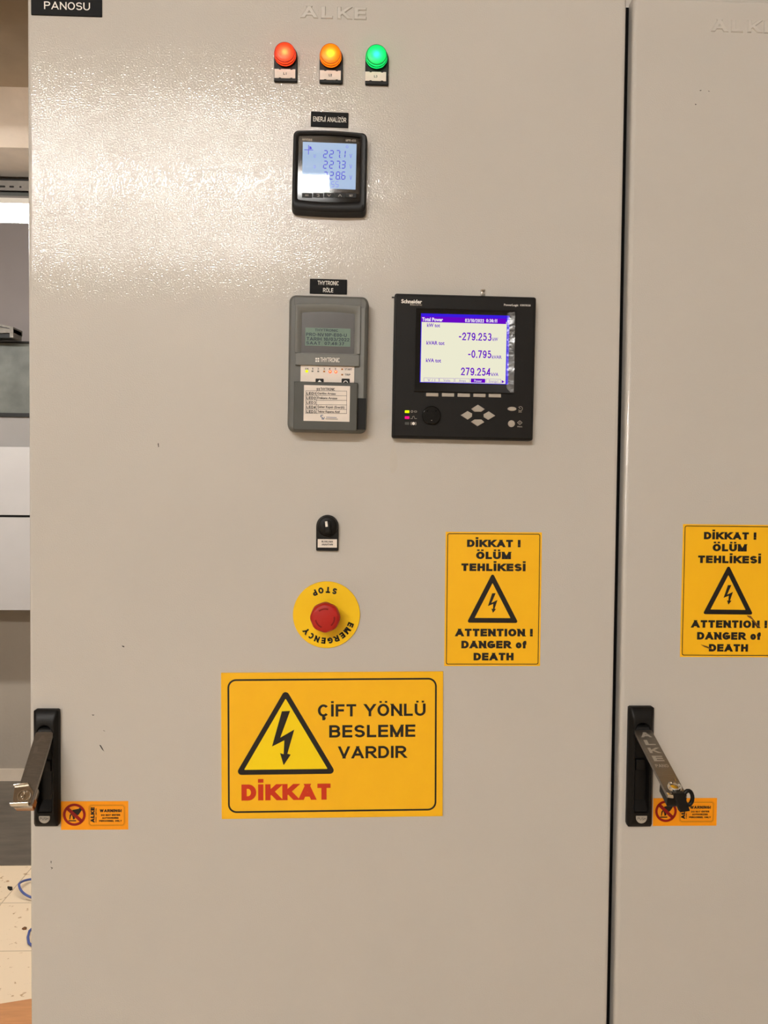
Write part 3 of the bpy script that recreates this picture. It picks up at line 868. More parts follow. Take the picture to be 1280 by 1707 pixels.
# front plate with the rectangular opening: ring of four-sided outlines
f4 = rect(c0[0] - hw_ + .0026, c0[1] - hh + .0026, c0[0] + hw_ - .0026, c0[1] + hh - .0026)
b.loft([L3(f4, H - .002), L3(inset(f4, 0), H - .0003), L3(inset(f4, .0004), H), L3(bz, H), L3(bz, H + .0018), L3(inset(bz, .0008), H + .0022), L3(inset(scr, -.001), H - .0005), L3(scr, H - .0006)], BLACK_SATIN, False, False)
b.build('front_plate', d.e)
ws = H - .0008
b = MB(); b.box(sc[0] - .002, sc[1] - .002, ws - .0006, sc[2] + .002, sc[3] + .002, ws, SCR_BLUE); sco = b.build('screen', d.e, smooth=0)
w1 = ws + E_; w2 = w1 + E_; w3 = w2 + E_
b = MB(); b.flat(rect(*d.rc(zx(294), zy(310), zx(966), zy(796), w1)), w1, SCR_CREAM); b.build('screen_page', sco, smooth=0)
b = MB(); b.flat(rect(*d.rc(zx(294), zy(281), zx(966), zy(324), w2)), w2, SCR_PURPLE); b.build('title_bar', sco, smooth=0)


def scr_text(t, x0, y0, x1, y1, m, weight=.15, font='s', bold=0.0, w=None):
    b = MB(); d.text(b, t, zx(x0), zy(y0), zx(x1), zy(y1), w or w2, m, weight, font=font, bold=bold); b.build('lettering', sco, smooth=0)


scr_text('Total Power', 301, 283, 466, 309, SCR_WHITE, font='b', bold=.03, w=w3)
scr_text('03/10/2022', 641, 292, 790, 319, SCR_WHITE, .2, w=w3); scr_text('0:36:11', 808, 294, 894, 320, SCR_WHITE, .2, w=w3)
for t, x0, y0, x1, y1 in (('kW tot', 340, 329, 443, 356), ('kVAR tot', 336, 468, 478, 496), ('kVA tot', 332, 606, 451, 634)):
    scr_text(t, x0, y0, x1, y1, SCR_PURPLE, font='b', bold=.022)
for t, x0, y0, x1, y1, u_, a, c, e1, f1 in (('-279.253', 592, 402, 850, 463, 'kW', 859, 440, 900, 466), ('-0.795', 665, 541, 848, 601, 'kVAR', 853, 581, 930, 606), ('279.254', 608, 679, 842, 740, 'kVA', 849, 718, 904, 743)):
    scr_text(t, x0, y0, x1, y1, SCR_PURPLE, .165); scr_text(u_, a, c, e1, f1, SCR_PURPLE, font='b', bold=.015)
for i, (xa, xb) in enumerate(((314, 434), (437, 555), (560, 678), (686, 800), (806, 924))):
    r = d.rc(zx(xa), zy(758 + i * 2.2), zx(xb), zy(790 + i * 2.2), w2)
    b = MB()
    if i == 3: b.flat(rect(*r), w2, SCR_PURPLE)
    else: b.flat_ring(rect(*r), inset(rect(*r), .0004), w2, SCR_LILAC)
    b.build('tab', sco, smooth=0)
    t = ('V / I', 'Volts', 'Amps', 'Power', 'Energy1')[i]; cx = (xa + xb) / 2; hw2 = (30, 27, 27, 30, 36)[i]
    scr_text(t, cx - hw2, 766 + i * 2.2, cx + hw2, 785 + i * 2.2, SCR_WHITE if i == 3 else SCR_LILAC, font='b', w=w3)
b = MB(); b.flat(fp([(930, 776), (952, 789), (930, 801)], w2), w2, SCR_PURPLE); b.build('arrow_icon', sco, smooth=0)
# peeling protective film around the bezel
b = MB(); n = 14; rows = []
for i in range(n + 1):
    t = i / n; yb = 238 + (872 - 238) * t
    j = random.uniform(-.0006, .0006)
    rows.append([fq(1036 - 8 * t, yb, H + .0028) + (H + .0030 + j,), fq(1010 - 8 * t, yb, H + .002) + (H + .0018 - j,), fq(975 - 8 * t, yb, H) + (H + .0006 + j * .5,)])
vv = [p for r_ in rows for p in r_]
b.add(vv, [(i * 3 + c, i * 3 + c + 1, i * 3 + c + 4, i * 3 + c + 3) for i in range(n) for c in (0, 1)], FILM)
b.build('protective_film', d.e, smooth=R(15))
# keys
b = MB(); b.prism(rrect(*d.rc(zx(316), zy(868), zx(938), zy(922), H + .0004), .001, 2), H - .001, H + .0004, DARK); b.build('key_strip', d.e, smooth=0)
for xa in (333, 458, 582, 706, 828):
    yo = (xa - 333) / 500 * 8
    b = MB(); b.prism(rrect(*d.rc(zx(xa), zy(877 + yo), zx(xa + 97), zy(904 + yo), H + .0016), .0005, 2), H, H + .0016, KEY_GREY, bev=.0004); b.build('soft_key', d.e)
for pl in ([(690, 1003), (742, 970), (797, 1005), (770, 1025), (715, 1025)], [(607, 1053), (660, 1020), (697, 1040), (695, 1065), (662, 1088)],
           [(880, 1057), (828, 1022), (788, 1045), (788, 1068), (825, 1090)], [(688, 1105), (715, 1087), (770, 1087), (793, 1108), (740, 1140)]):
    b = MB(); q_ = fp(pl, H + .002)
    b.prism(inset(q_, -.0009), H - .0005, H + .0003, DARK)
    b.prism(q_, H, H + .002, KEY_GREY, bev=.0004); b.build('arrow_key', d.e, smooth=R(20))
for cx, cy, rx, ry in ((1012, 1003, 35, 16), (1008, 1120, 27, 27)):
    u, v = fq(cx, cy, H + .0018); k = kk / 4.741
    b = MB(); b.prism(circle(u, v, (rx + 5) * k, 28, (ry + 5) * k), H - .0005, H + .0003, DARK); b.prism(circle(u, v, rx * k, 28, ry * k), H, H + .0018, KEY_GREY, bev=.0004); b.build('round_key', d.e)
k = kk / 4.741
for y, m1, yy in ((1025, LED_YELLOW, 0), (1072, LED_MAGENTA, 1), (1118, GREY_DARK, 2)):
    b = MB(); r = d.rc(zx(165), zy(y - 10), zx(200), zy(y + 10), H + .0006); b.prism(rrect(*r, .0004, 2), H - .0004, H + .0006, m1); b.build('led', d.e, smooth=0)
wk = H + E_
b = MB(); u, v = fq(221, 1024, wk); b.flat_ring(circle(u, v, 9 * k, 16), circle(u, v, 6 * k, 16), wk, KEY_GREY)
r = rrect(*d.rc(zx(238), zy(1018), zx(260), zy(1031), wk), .0008, 3); b.flat_ring(r, inset(r, .0004), wk, KEY_GREY)
b.polys(strip(fp([(208, 1080), (224, 1080), (228, 1062), (238, 1062), (242, 1080), (260, 1080)], wk), .0004, 'b'), wk, KEY_GREY)
u, v = fq(233, 1119, wk); b.flat(circle(u, v, 12 * k, 20), wk, WHITE)
for a0 in (140, -40):
    b.polys(strip([(u + 20 * k * math.cos(R(a)), v + 20 * k * math.sin(R(a))) for a in range(a0, a0 + 81, 16)], .0007, 'b'), wk, KEY_GREY)
u, v = fq(1077, 1001, wk); b.polys(strip([(u + 17 * k * math.cos(R(a)), v + 17 * k * math.sin(R(a))) for a in range(-150, 121, 18)], .0005, 'b'), wk, KEY_GREY)
b.polys(strip(fp([(1064, 988), (1078, 1003)], wk), .0006, 'b'), wk, KEY_GREY)
q_ = fp([(1052, 1112), (1073, 1094), (1094, 1112), (1073, 1130)], wk); b.flat_ring(q_, inset(q_, .0006), wk, KEY_GREY)
u, v = fq(1073, 1112, wk); b.flat(circle(u, v, 4 * k, 10), wk, KEY_GREY)
d.text(b, 'ESC', zx(1064), zy(1022), zx(1090), zy(1032), wk, KEY_GREY, .16); d.text(b, 'PROG', zx(1054), zy(1139), zx(1092), zy(1149), wk, KEY_GREY, .16)
b.build('printed_icons', d.e, smooth=0)
# optical port
u, v = fq(376, 1055, H + .003); r_ = 74 * k
poly = [(u + r_ * math.cos(R(a)), v + r_ * math.sin(R(a))) for a in range(-68, 249, 8)]
b = MB(); b.prism(poly, H - .0005, H + .0035, BLACK_GLOSS, bev=.0012, seg=3)
po = b.build('optical_port', d.e)
b = MB(); b.ring(circle(u, v, r_ * .55, 28), circle(u, v, r_ * .42, 28), H + .003, H + .0046, BLACK_GLOSS); b.build('port_ring', po)
for dx, dy in ((-34, 34), (34, 34), (0, -40)):
    b = MB(); b.lathe([(6 * k, H + .003), (6 * k, H + .0048), (3 * k, H + .0056)], CHROME if dy < 0 else BLACK_GLOSS, u + dx * k, v + dy * k, 12); b.build('port_stud', po)
b = MB(); d.text(b, 'Schneider', zx(137), zy(140), zx(301), zy(168), wk, WHITE, font='b', bold=.035); b.build('lettering', d.e, smooth=0)
b = MB(); d.text(b, 'Electric', zx(207), zy(173), zx(300), zy(186), wk, KEY_GREY, font='b', bold=.02); b.build('lettering', d.e, smooth=0)
b = MB(); d.text(b, 'PowerLogic', zx(948), zy(174), zx(1062), zy(190), wk, WHITE, font='b', bold=.015); d.text(b, 'ION7650', zx(1076), zy(178), zx(1158), zy(192), wk, WHITE, .15); b.build('lettering', d.e, smooth=0)
# retaining clip above and bracket at the left
b = MB(); r = d.rc(801.5, 482.5, 808.5, 493.5, .004); b.box(r[0] + .001, r[1], 0, r[2] - .001, r[3], .003, ZINC, bev=.0006); b.box(r[0], r[3] - .0022, 0, r[2], r[3], .0045, ZINC, bev=.0006); b.box(r[0], r[1], 0, r[2], r[1] + .003, .0045, STEEL, bev=.0006); b.build('retaining_clip', d.e)
b = MB(); r = d.rc(653, 494.6, 660, 496.4, .002); b.box(r[0], r[1], 0, r[2], r[3], .002, DARK); b.build('side_bracket', d.e, smooth=0)

# ================================================================== SELECTOR SWITCH
d = Dev('selector_switch', 545.6, 879, 'small black selector switch with white pointer above the emergency stop', 'switch')
holder(d, 545.6, 877, 918.3, 18.6, .005)
hl = .0056
b = MB(); r = d.rc(529.5, 898.8, 561.6, 912.8, hl); b.box(r[0], r[1], .004, r[2], r[3], hl, PAPER); lg = b.build('legend_insert', d.e, smooth=0)
b = MB(); d.text(b, 'BLOKLAMA', 536, 901.4, 555, 904.3, hl + E_, INK, .2); d.text(b, 'ANAHTARI', 536.2, 906.3, 554.8, 909.2, hl + E_, INK, .2); b.build('lettering', lg, smooth=0)
u, v = d.q(545.8, 877.3, .012); k = d.k(545, 877, .012); r_ = 16.4 * k
b = MB(); b.lathe([(r_ * 1.06, .004), (r_ * 1.06, .0075), (r_, .009), (r_ * .97, .011), (r_ * .82, .0125), (r_ * .5, .013)], BLACK, u, v, 40); b.build('bezel_ring', d.e)
b = MB(); u, v = d.q(545.4, 878.3, .02); hw = 5.2 * k
b.prism([(u - hw, v - 10.5 * k), (u + hw, v - 10.5 * k), (u + hw * 1.15, v), (u + hw, v + 10 * k), (u, v + 11.5 * k), (u - hw, v + 10 * k), (u - hw * 1.15, v)], .011, .021, BLACK, bev=.0018, seg=3); kn = b.build('knob', d.e)
b = MB(); b.flat(d.pts([(541.6, 869.2), (545.4, 868.8), (546.5, 877.9), (542.4, 878.5)], .021 + E_), .021 + E_, WHITE); b.build('pointer_mark', kn, smooth=0)

# ================================================================== EMERGENCY STOP
d = Dev('emergency_stop', 544.3, 1024.4, 'red mushroom emergency stop button on a round yellow plate', 'button')
k = d.k(544, 1024, .002); rp = 56.0 * k
b = MB(); b.lathe([(rp * .985, 0), (rp, .0004), (rp, .0018), (rp * .992, .0024)], YELLOW_PLATE, 0, 0, 72); pl_ = b.build('legend_plate', d.e)
wk = .0024 + E_
b = MB()


def arc_text(mb, s, angles, rc_, hgt, wid, tops_out, m, w, weight=.26):
    for ch, a in zip(s, angles):
        g, adv = glyph(ch, weight)
        t = R(a)
        rad = Vector((math.cos(t), math.sin(t)))
        up = rad if tops_out else -rad
        right = Vector((up.y, -up.x))
        for q in g:
            mb.flat([tuple(rad * rc_ + right * ((p[0] - adv / 2) * wid) + up * ((p[1] - .5) * hgt)) for p in q], w, m)


arc_text(b, 'EMERGENCY', [-22.5 - i * 14.75 for i in range(9)], 43.5 * k, 10.2 * k, 10.6 * k, True, INK, wk)
arc_text(b, 'STOP', (71.5, 87, 103.3, 118.5), 41.8 * k, 10.2 * k, 10.6 * k, False, INK, wk)
b.build('lettering', pl_, smooth=0)
hm = .037
u, v = d.q(541.3, 1030.3, hm); u *= .7; v *= .7; k2 = d.k(541, 1030, hm)
b = MB(); b.lathe([(.0125, .0022), (.0125, .008), (.0115, .012), (.0105, .02), (.0105, .026)], BLACK, u, v, 32); b.build('collar', d.e)


def scallop(r, w, amp, n=96):
    return [(u + r * (1 + amp * math.cos(8 * 2 * math.pi * i / n)) * math.cos(2 * math.pi * i / n), v + r * (1 + amp * math.cos(8 * 2 * math.pi * i / n)) * math.sin(2 * math.pi * i / n), w) for i in range(n)]


rb = 25.0 * k2
b = MB(); b.loft([scallop(rb * .72, .020, .0), scallop(rb * .95, .0215, .012), scallop(rb, .024, .018), scallop(rb, .031, .018), scallop(rb * .96, .0345, .012), scallop(rb * .86, .0365, .004), scallop(rb * .72, hm, 0), scallop(rb * .4, hm + .0004, 0), scallop(rb * .05, hm + .0006, 0)], RED_KNOB)
bo = b.build('mushroom_head', d.e)
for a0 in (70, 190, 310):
    b = MB(); b.polys(strip([(u + rb * .63 * math.cos(R(a)), v + rb * .63 * math.sin(R(a))) for a in range(a0, a0 + 66, 6)], .0019, 'b'), hm + .00035, RED_KNOB_SHADE)  # arrow grooves laid flat, their shade painted in darker red
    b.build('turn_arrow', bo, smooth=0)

# ================================================================== SIGNS
BOLT = [(365, 261), (407, 259), (357, 395), (428, 354), (393, 477), (410, 481), (374, 535), (356, 473), (374, 479), (378, 408), (315, 440)]


def round_tri(pts, r, n=6):
    out = []
    m = len(pts)
    for i in range(m):
        p, a, c = Vector(pts[i]), Vector(pts[i - 1]), Vector(pts[(i + 1) % m])
        ua, uc = (a - p).normalized(), (c - p).normalized()
        ang = ua.angle(uc); t = r / math.tan(ang / 2)
        ctr = p + (ua + uc).normalized() * (r / math.sin(ang / 2))
        s0 = p + ua * t - ctr; s1 = p + uc * t - ctr
        a0 = math.atan2(s0.y, s0.x); a1 = math.atan2(s1.y, s1.x)
        dlt = (a1 - a0 + math.pi) % (2 * math.pi) - math.pi
        for j in range(n + 1):
            t_ = a0 + dlt * j / n; out.append((ctr.x + r * math.cos(t_), ctr.y + r * math.sin(t_)))
    return out


# danger stickers: one built, one copied
d = Dev('danger_sticker', 821.7, 998.8, 'tall yellow danger of death sticker on the left door, beside the emergency stop', 'sticker', 'tall yellow danger stickers', rot=-.1)
k = d.k(821, 999)
th = .0004
b = MB(); b.box(-80 * k, -111.4 * k, 0, 80 * k, 111.4 * k, th, YELLOW); b.build('sticker_sheet', d.e, smooth=0)
wk = th + E_
b = MB(); o_ = rrect(-77.2 * k, -108.8 * k, 77.2 * k, 109 * k, .0028, 5); b.flat_ring(o_, inset(o_, 1.25 * k), wk, INK); b.build('border', d.e, smooth=0)
for t, x0, y0, x1, y1 in (('DİKKAT !', 778.5, 899.8, 867.6, 912, ), ('ÖLÜM', 793.5, 919.8, 851.6, 932), ('TEHLİKESİ', 769, 939.5, 876, 952),
                          ('ATTENTION !', 759, 1048.2, 888, 1060.8), ('DANGER of', 769, 1068.2, 877.4, 1080.8), ('DEATH', 789.3, 1088.3, 856, 1100.8)):
    b = MB(); d.text(b, t, x0, y0, x1, y1, wk, INK, .27, .1); b.build('lettering', d.e, smooth=0)
tri = d.pts([(821, 954.5), (864, 1038.5), (778, 1038)], wk)
tr = round_tri(tri, 2.8 * k); b = MB(); ti = inset(tri, 8.0 * k); tin = round_tri(ti, .3 * k)
b.flat_ring(tr, tin, wk, INK)
bc = Vector((371, 397)); sc_ = 33.0 / 276
b.flat(d.pts([(820.8 + (x - bc.x) * sc_ * 1.18 + .3, 1005.3 + (y - bc.y) * sc_) for x, y in BOLT], wk), wk, INK)
b.build('hazard_symbol', d.e, smooth=0)
dl = d.e
d2 = copy_tree(dl)
x, z = P(1214.2, 985.2); d2.location = (x, 0, z); d2.rotation_euler = (0, R(.1), 0)
d2['label'] = 'tall yellow danger sticker on the right door, scratched over its lower words'
TAPE = mat('brown_residue', (120, 78, 30), .6, 0, .3, .3, 200)
q2 = lambda l: [(P(x_, y_)[0] - x, P(x_, y_)[1] - z) for x_, y_ in l]
b = MB(); b.flat(q2([(1244, 1025.5), (1251, 1026.5), (1256, 1033), (1266, 1045), (1261, 1043.5), (1253, 1032.5), (1246, 1028)]), wk + E_, TAPE)
b.flat(q2([(1167, 1074), (1178, 1077), (1190, 1083.5), (1184, 1082), (1174, 1078.5)]), wk + E_, TAPE); b.build('scratch', d2, smooth=0)

# the big sign
d = Dev('warning_sign', 554.5, 1241.3, 'large wide yellow sign with hazard triangle and red DİKKAT under the emergency stop', 'sign', rot=-.5)
k = d.k(554, 1241)
th = .0025
b = MB(); b.box(-184.3 * k, -122.3 * k, 0, 184.3 * k, 122.3 * k, th, YELLOW, bev=.0005); b.build('sign_board', d.e)
wk = th + E_
o_ = rrect(-173.6 * k, -112 * k, 173.6 * k, 112 * k, .0115, 8)
b = MB(); b.flat_ring(o_, inset(o_, 2.9 * k), wk, INK); b.build('border', d.e, smooth=0)
zq = lambda l: d.pts([(350 + x / 3.0476, 1100 + y / 3.0476) for x, y in l], wk)
tri = zq([(384, 146), (642, 578.5), (128, 585)])
b = MB(); tr = round_tri(tri, 6 * k); ti = round_tri(inset(tri, 8.4 * k), .8 * k); b.flat_ring(tr, ti, wk, INK); b.flat(ti, wk, YELLOW_BRIGHT); b.flat(zq(BOLT), wk + E_, INK); b.build('hazard_symbol', d.e, smooth=0)
for t, x0, y0, x1, y1, m1, wt, gp in (('ÇİFT YÖNLÜ', 530, 1173.5, 709.5, 1194, INK, .185, .13), ('BESLEME', 548.8, 1208.3, 692.3, 1229, INK, .185, .13), ('VARDIR', 564, 1243.6, 677.2, 1264, INK, .185, .13), ('DİKKAT', 402.6, 1306.8, 551, 1334, RED_INK, .27, .1)):
    b = MB(); d.text(b, t, x0, y0, x1, y1, wk, m1, wt, gp); b.build('lettering', d.e, smooth=0)

# small orange stickers by the handles
d = Dev('warning_sticker', 157.9, 1359.2, 'small orange hands-off sticker beside the lock handle of the left door', 'sticker', 'small orange stickers beside the handles')
k = d.k(158, 1359)
th = .0004
b = MB(); b.box(-56 * k, -24.3 * k, 0, 56 * k, 24.3 * k, th, ORANGE); b.build('sticker_sheet', d.e, smooth=0)
oq = lambda x, y, w: d.q(100 + x / 10.667, 1330 + y / 10.667, w)
op = lambda l, w: [oq(x, y, w) for x, y in l]
wk = th + E_
b = MB()
b.flat(op([(225, 215), (330, 195), (352, 175), (390, 215), (340, 290), (312, 312), (262, 350), (268, 372), (232, 386), (222, 330), (205, 300), (192, 330), (182, 382), (165, 382), (172, 310), (195, 275)], wk), wk, INK)
b.flat(rect(*d.rc(114.2, 1367.3, 126.8, 1369.2, wk)), wk, INK)
b.build('hand_symbol', d.e, smooth=0)
b = MB(); w3 = wk + E_
u, v = oq(255, 300, w3)
b.flat_ring(circle(u, v, 18.9 * k, 48), circle(u, v, 14.7 * k, 48), w3, DARKRED_INK)
b.polys(strip([(u - 12.6 * k, v + 11.8 * k), (u + 12.6 * k, v - 11.8 * k)], 5.6 * k, 'b'), w3, DARKRED_INK); b.build('prohibition_ring', d.e, smooth=0)
o_ = rrect(*d.rc(149, 1342.3, 207.3, 1376, wk), .003, 4)
b = MB(); b.flat_ring(o_, inset(o_, .45 * k), wk, INK); o2 = inset(o_, -1.6 * k); b.flat_ring(o2, inset(o2, .3 * k), wk, RUST); b.build('border', d.e, smooth=0)
for t, x0, y0, x1, y1 in (('WARNING!', 166.3, 1348.9, 202.8, 1353.9), ('DO NOT ENTER', 168.6, 1357.2, 200.2, 1360.2), ('AUTHORIZED', 170.3, 1362.1, 197.8, 1365), ('PERSONNEL ONLY', 165.2, 1366.9, 203, 1369.9)):
    b = MB(); d.text(b, t, x0, y0, x1, y1, wk, INK, .25, .1); b.build('lettering', d.e, smooth=0)
b = MB(); pw, wd = text_polys('ALKE', .3, .06); cu, cv = oq(580, 303, wk)
b.polys([[(cu - (p[1] - .5) * 6.6 * k, cv + (p[0] / wd - .5) * 26 * k) for p in q] for q in pw], wk, INK)
pw, wd = text_polys('PANO - METAL', .25, .1); cu, cv = oq(640, 310, wk)
b.polys([[(cu - (p[1] - .5) * 1.8 * k, cv + (p[0] / wd - .5) * 24 * k) for p in q] for q in pw], wk, INK); b.build('lettering', d.e, smooth=0)
d2 = copy_tree(d.e)
x, z = P(1141.4, 1353.4); d2.location = (x, 0, z)
d2['label'] = 'small orange hands-off sticker half hidden by the pulled lever of the right door'

# ================================================================== SWING HANDLES


def swing_handle(px, py, lab, theta, length, kind):
    d = Dev('swing_handle', px, py, lab, 'handle', 'swing lever lock handles of the doors')
    k = d.k(px, py)
    hw, hh, T = 20.6 * k, 98.8 * k, .0135
    # escutcheon: raised black frame with an open channel
    o = rrect(-hw, -hh, hw, hh, .0022, 4)
    cu0, cu1 = -10.8 * k, 10.8 * k
    cv0, cv1 = -hh + 27 * k, hh - 36 * k
    def chan(g):
        pts = [(cu1 + g, cv0 - g)]
        n = 9
        r = cu1 + g
        for i in range(n + 1):
            a = R(180 * i / n); pts.append((r * math.cos(a), cv1 + r * math.sin(a)))
        pts.append((cu0 - g, cv0 - g))
        return pts
    # match point counts by resampling both loops by angle
    def resample(poly, n=64):
        c = Vector((0, (cv0 + cv1) / 2)); out = []
        m = len(poly)
        for i in range(n):
            a = 2 * math.pi * i / n; dr = Vector((math.cos(a) * .3, math.sin(a)))
            dr.normalize(); best = None
            for j in range(m):
                p, q = Vector(poly[j]) - c, Vector(poly[(j + 1) % m]) - c
                e = q - p; den = dr.x * e.y - dr.y * e.x
                if abs(den) < 1e-12: continue
                t = (p.x * e.y - p.y * e.x) / den; s_ = (p.x * dr.y - p.y * dr.x) / den
                if t > 0 and -1e-6 <= s_ <= 1 + 1e-6: best = t if best is None else max(best, t)
            out.append(tuple(c + dr * best))
        return out
    ro = resample(o, 96); ri = resample(chan(0), 96)
    ro1 = resample(rrect(-hw + .0042, -hh + .009, hw - .0042, hh - .012, .002, 4), 96); ri1 = resample(chan(.0016), 96)
    b = MB()
    b.loft([L3(ro, 0), L3(ro, T - .0062), L3(inset(ro, .0006), T - .0054), L3(ro1, T), L3(ri1, T), L3(ri, T - .0022), L3(ri, .002)], BLACK, True, True)
    b.build('escutcheon', d.e, smooth=R(40))
    b = MB(); b.box(-7 * k, -6 * k, .0018, 7 * k, 12 * k, .007, BLACK, bev=.0008); b.build('latch_block', d.e)
    b = MB(); b.loft([[(cu0, cv0, .002), (cu1, cv0, .002), (cu1, cv0 + 16 * k, .002), (cu0, cv0 + 16 * k, .002)], [(cu0, cv0, .0115), (cu1, cv0, .0115), (cu1, cv0 + 1 * k, .0115), (cu0, cv0 + 1 * k, .0115)]], BLACK_SATIN); b.build('channel_ramp', d.e, smooth=0)
    # half-round push plate below the channel
    pv = -hh + 21 * k
    poly = [(9 * k, pv)] + [(9 * k * math.cos(R(a)), pv - 3 * k + 9.2 * k * math.sin(R(a))) for a in range(0, -181, -15)] + [(-9 * k, pv)]
    b = MB(); b.prism(poly, T - .0002, T + .0014, KEY_GREY, bev=.0005); pb = b.build('push_plate', d.e)
    b = MB(); b.polys(fit(text_polys('PUSH', .16, .12), 0, pv - 6.5 * k, 14 * k, 5 * k), T + .0014 + E_, GREY_DARK); b.build('lettering', pb, smooth=0)
    # pivot boss and lever (the lever swings out of the channel)
    b = MB(); b.tube([(cu0, cv1, .0075), (cu1, cv1, .0075)], .0055, DARK, 16); b.build('pivot', d.e)
    lw = 14.3 * k; tk = .0045
    b = MB()
    top = 4 * k
    poly = [(lw, -length)] + [(lw, top - 5 * k), (lw - 1.2 * k, top - 1.6 * k), (lw - 4.5 * k, top), (-lw + 4.5 * k, top), (-lw + 1.2 * k, top - 1.6 * k), (-lw, top - 5 * k)] + [(-lw, -length)]
    b.prism(poly, -tk, 0, STEEL, bev=.0006)
    lv = b.build('lever', d.e)
    lv.location = (0, -.0135, cv1); lv.rotation_euler = (-theta, 0, 0)
    # raised lettering down the lever
    b = MB(); s_ = 15.5 * k; yy = -3 * k
    for ch in 'ALKE':
        g, a = glyph(ch, .22)
        b.polys([[((p[0] / a - .5) * s_ * 1.05, yy - s_ + p[1] * s_ * .82) for p in q] for q in g], E_, LETTER if kind == 'right' else LETTER_FAINT)
        yy -= s_ * 1.25
    b.polys(fit(text_polys('PANO', .17, .12), 0, yy - 10 * k, 20 * k, 7 * k), E_, LETTER if kind == 'right' else LETTER_FAINT)
    b.build('lettering', lv, smooth=0)
    # lock housing behind the tip
    hl = 30 * k
    b = MB()
    pr = [(-lw * .98, -length - .001), (lw * .98, -length - .001), (lw * .98, -length + hl), (-lw * .98, -length + hl)]
    b.loft([L3(inset(pr, .003), -.019), L3(inset(pr, .0005), -.015), L3(pr, -.006), L3(pr, -tk + .0003)], ZINC if kind == 'left' else BLACK)
    b.build('lock_housing', lv)
    cyv = -length + 13 * k
    if kind == 'left':
        # padlock hasp: bent plate wrapped round the cylinder
        b = MB(); rr = 10.5 * k
        b.loft([L3(circle(0, cyv, rr, 36), -.001), L3(circle(0, cyv, rr, 36), .004), L3(circle(0, cyv, rr * .92, 36), .0052), L3(circle(0, cyv, rr * .74, 36), .0052), L3(circle(0, cyv, rr * .68, 36), .0032), L3(circle(0, cyv, rr * .3, 36), .0034)], CHROME)
        b.build('lock_cylinder', lv)
        b = MB(); b.prism(circle(-.001, cyv, 2.6 * k, 14, 4.5 * k), .003, .0075, CHROME, bev=.001); b.build('key_slot_cover', lv)
        hp_ = [(-lw * 1.4, cyv + 17 * k), (lw * .1, cyv + 20 * k), (lw * .85, cyv + 8 * k), (lw * .9, cyv - 10 * k), (-lw * .9, cyv - 14 * k), (-lw * 1.15, cyv - 4 * k)]
        b = MB(); b.prism(hp_, .0002, .0022, ZINC, bev=.0006)
        b.prism([(-lw * 1.15, cyv - 15 * k), (lw * .75, cyv - 14 * k), (lw * .75, cyv - 11.5 * k), (-lw * 1.15, cyv - 12.5 * k)], 0, .008, CHROME, bev=.0008)
        b.prism([(-lw * 1.4, cyv + 16.5 * k), (lw * .1, cyv + 19.5 * k), (lw * .1, cyv + 21 * k), (-lw * 1.4, cyv + 18 * k)], 0, .006, CHROME, bev=.0006)
        b.build('hasp', lv, smooth=R(30))
        b = MB(); b.prism([(lw * .984, -length + 3 * k), (lw * 1.0, -length + 3 * k), (lw * 1.0, -length + 13 * k), (lw * .984, -length + 11 * k)], -.014, -.006, RUST); b.build('rust_spot', lv, smooth=0)
    else:
        b = MB(); rr = 10.2 * k
        b.loft([L3(circle(0, cyv, rr, 36), -.001), L3(circle(0, cyv, rr, 36), .0045), L3(circle(0, cyv, rr * .9, 36), .006), L3(circle(0, cyv, rr * .72, 36), .0055), L3(circle(0, cyv, rr * .66, 36), .003), L3(circle(0, cyv, rr * .3, 36), .003)], CHROME)
        b.build('lock_cylinder', lv)
        # black dust cap hanging from the cylinder, with its loop
        b = MB(); c = [(-9 * k, -4 * k), (7 * k, -4 * k), (16 * k, -30 * k), (2 * k, -32 * k)]
        b.prism(c, -.004, .004, BLACK_SATIN, bev=.0012)
        cp = b.build('dust_cap', lv); cp.location = (0, -.0085, cyv - 13 * k); cp.rotation_euler = (theta, 0, 0)
        b = MB(); b.tube([(15 * k + 6.5 * k * math.cos(R(a)), -11 * k + 10.5 * k * math.sin(R(a)), 0) for a in range(0, 360, 20)], 2.9 * k, BLACK, 10, True)
        cl = b.build('cap_loop', lv); cl.location = (0, -.0065, cyv - 12 * k); cl.rotation_euler = (theta, 0, 0)
        b = MB(); b.prism([(2 * k, cyv + 10 * k), (7 * k, cyv + 10 * k), (9 * k, cyv + 19 * k), (7.2 * k, cyv + 19.5 * k), (5.2 * k, cyv + 13 * k)], .0005, .003, ZINC, bev=.0005); b.build('key_blade', lv)
        b = MB(); b.prism([(-lw * .99, -length), (-lw * .4, -length - 1 * k), (-lw * .4, -length + 2 * k), (-lw * .99, -length + 5 * k)], -.004, .0008, CHROME, bev=.0004); b.build('lever_tip', lv)
    return d


LETTER_FAINT = mat('faint_lettering', (138, 131, 122), .42, .85, .5, .1, 60)
LETTER = mat('worn_pale_lettering', (186, 178, 164), .5, .3, .4, .05, 60)
swing_handle(80.6, 1277.3, 'black swing handle with bare metal lever and bright hasp on the left door', R(46), .098, 'left')
swing_handle(1064.6, 1275.3, 'black swing handle with lettered lever and black lock cap on the right door', R(70), .125, 'right')

# ================================================================== LAMPS OF THE ROOM
LAMP_HOUSING = mat('white_lamp_housing', (235, 232, 225), .4, 0, .4, .03, 30)


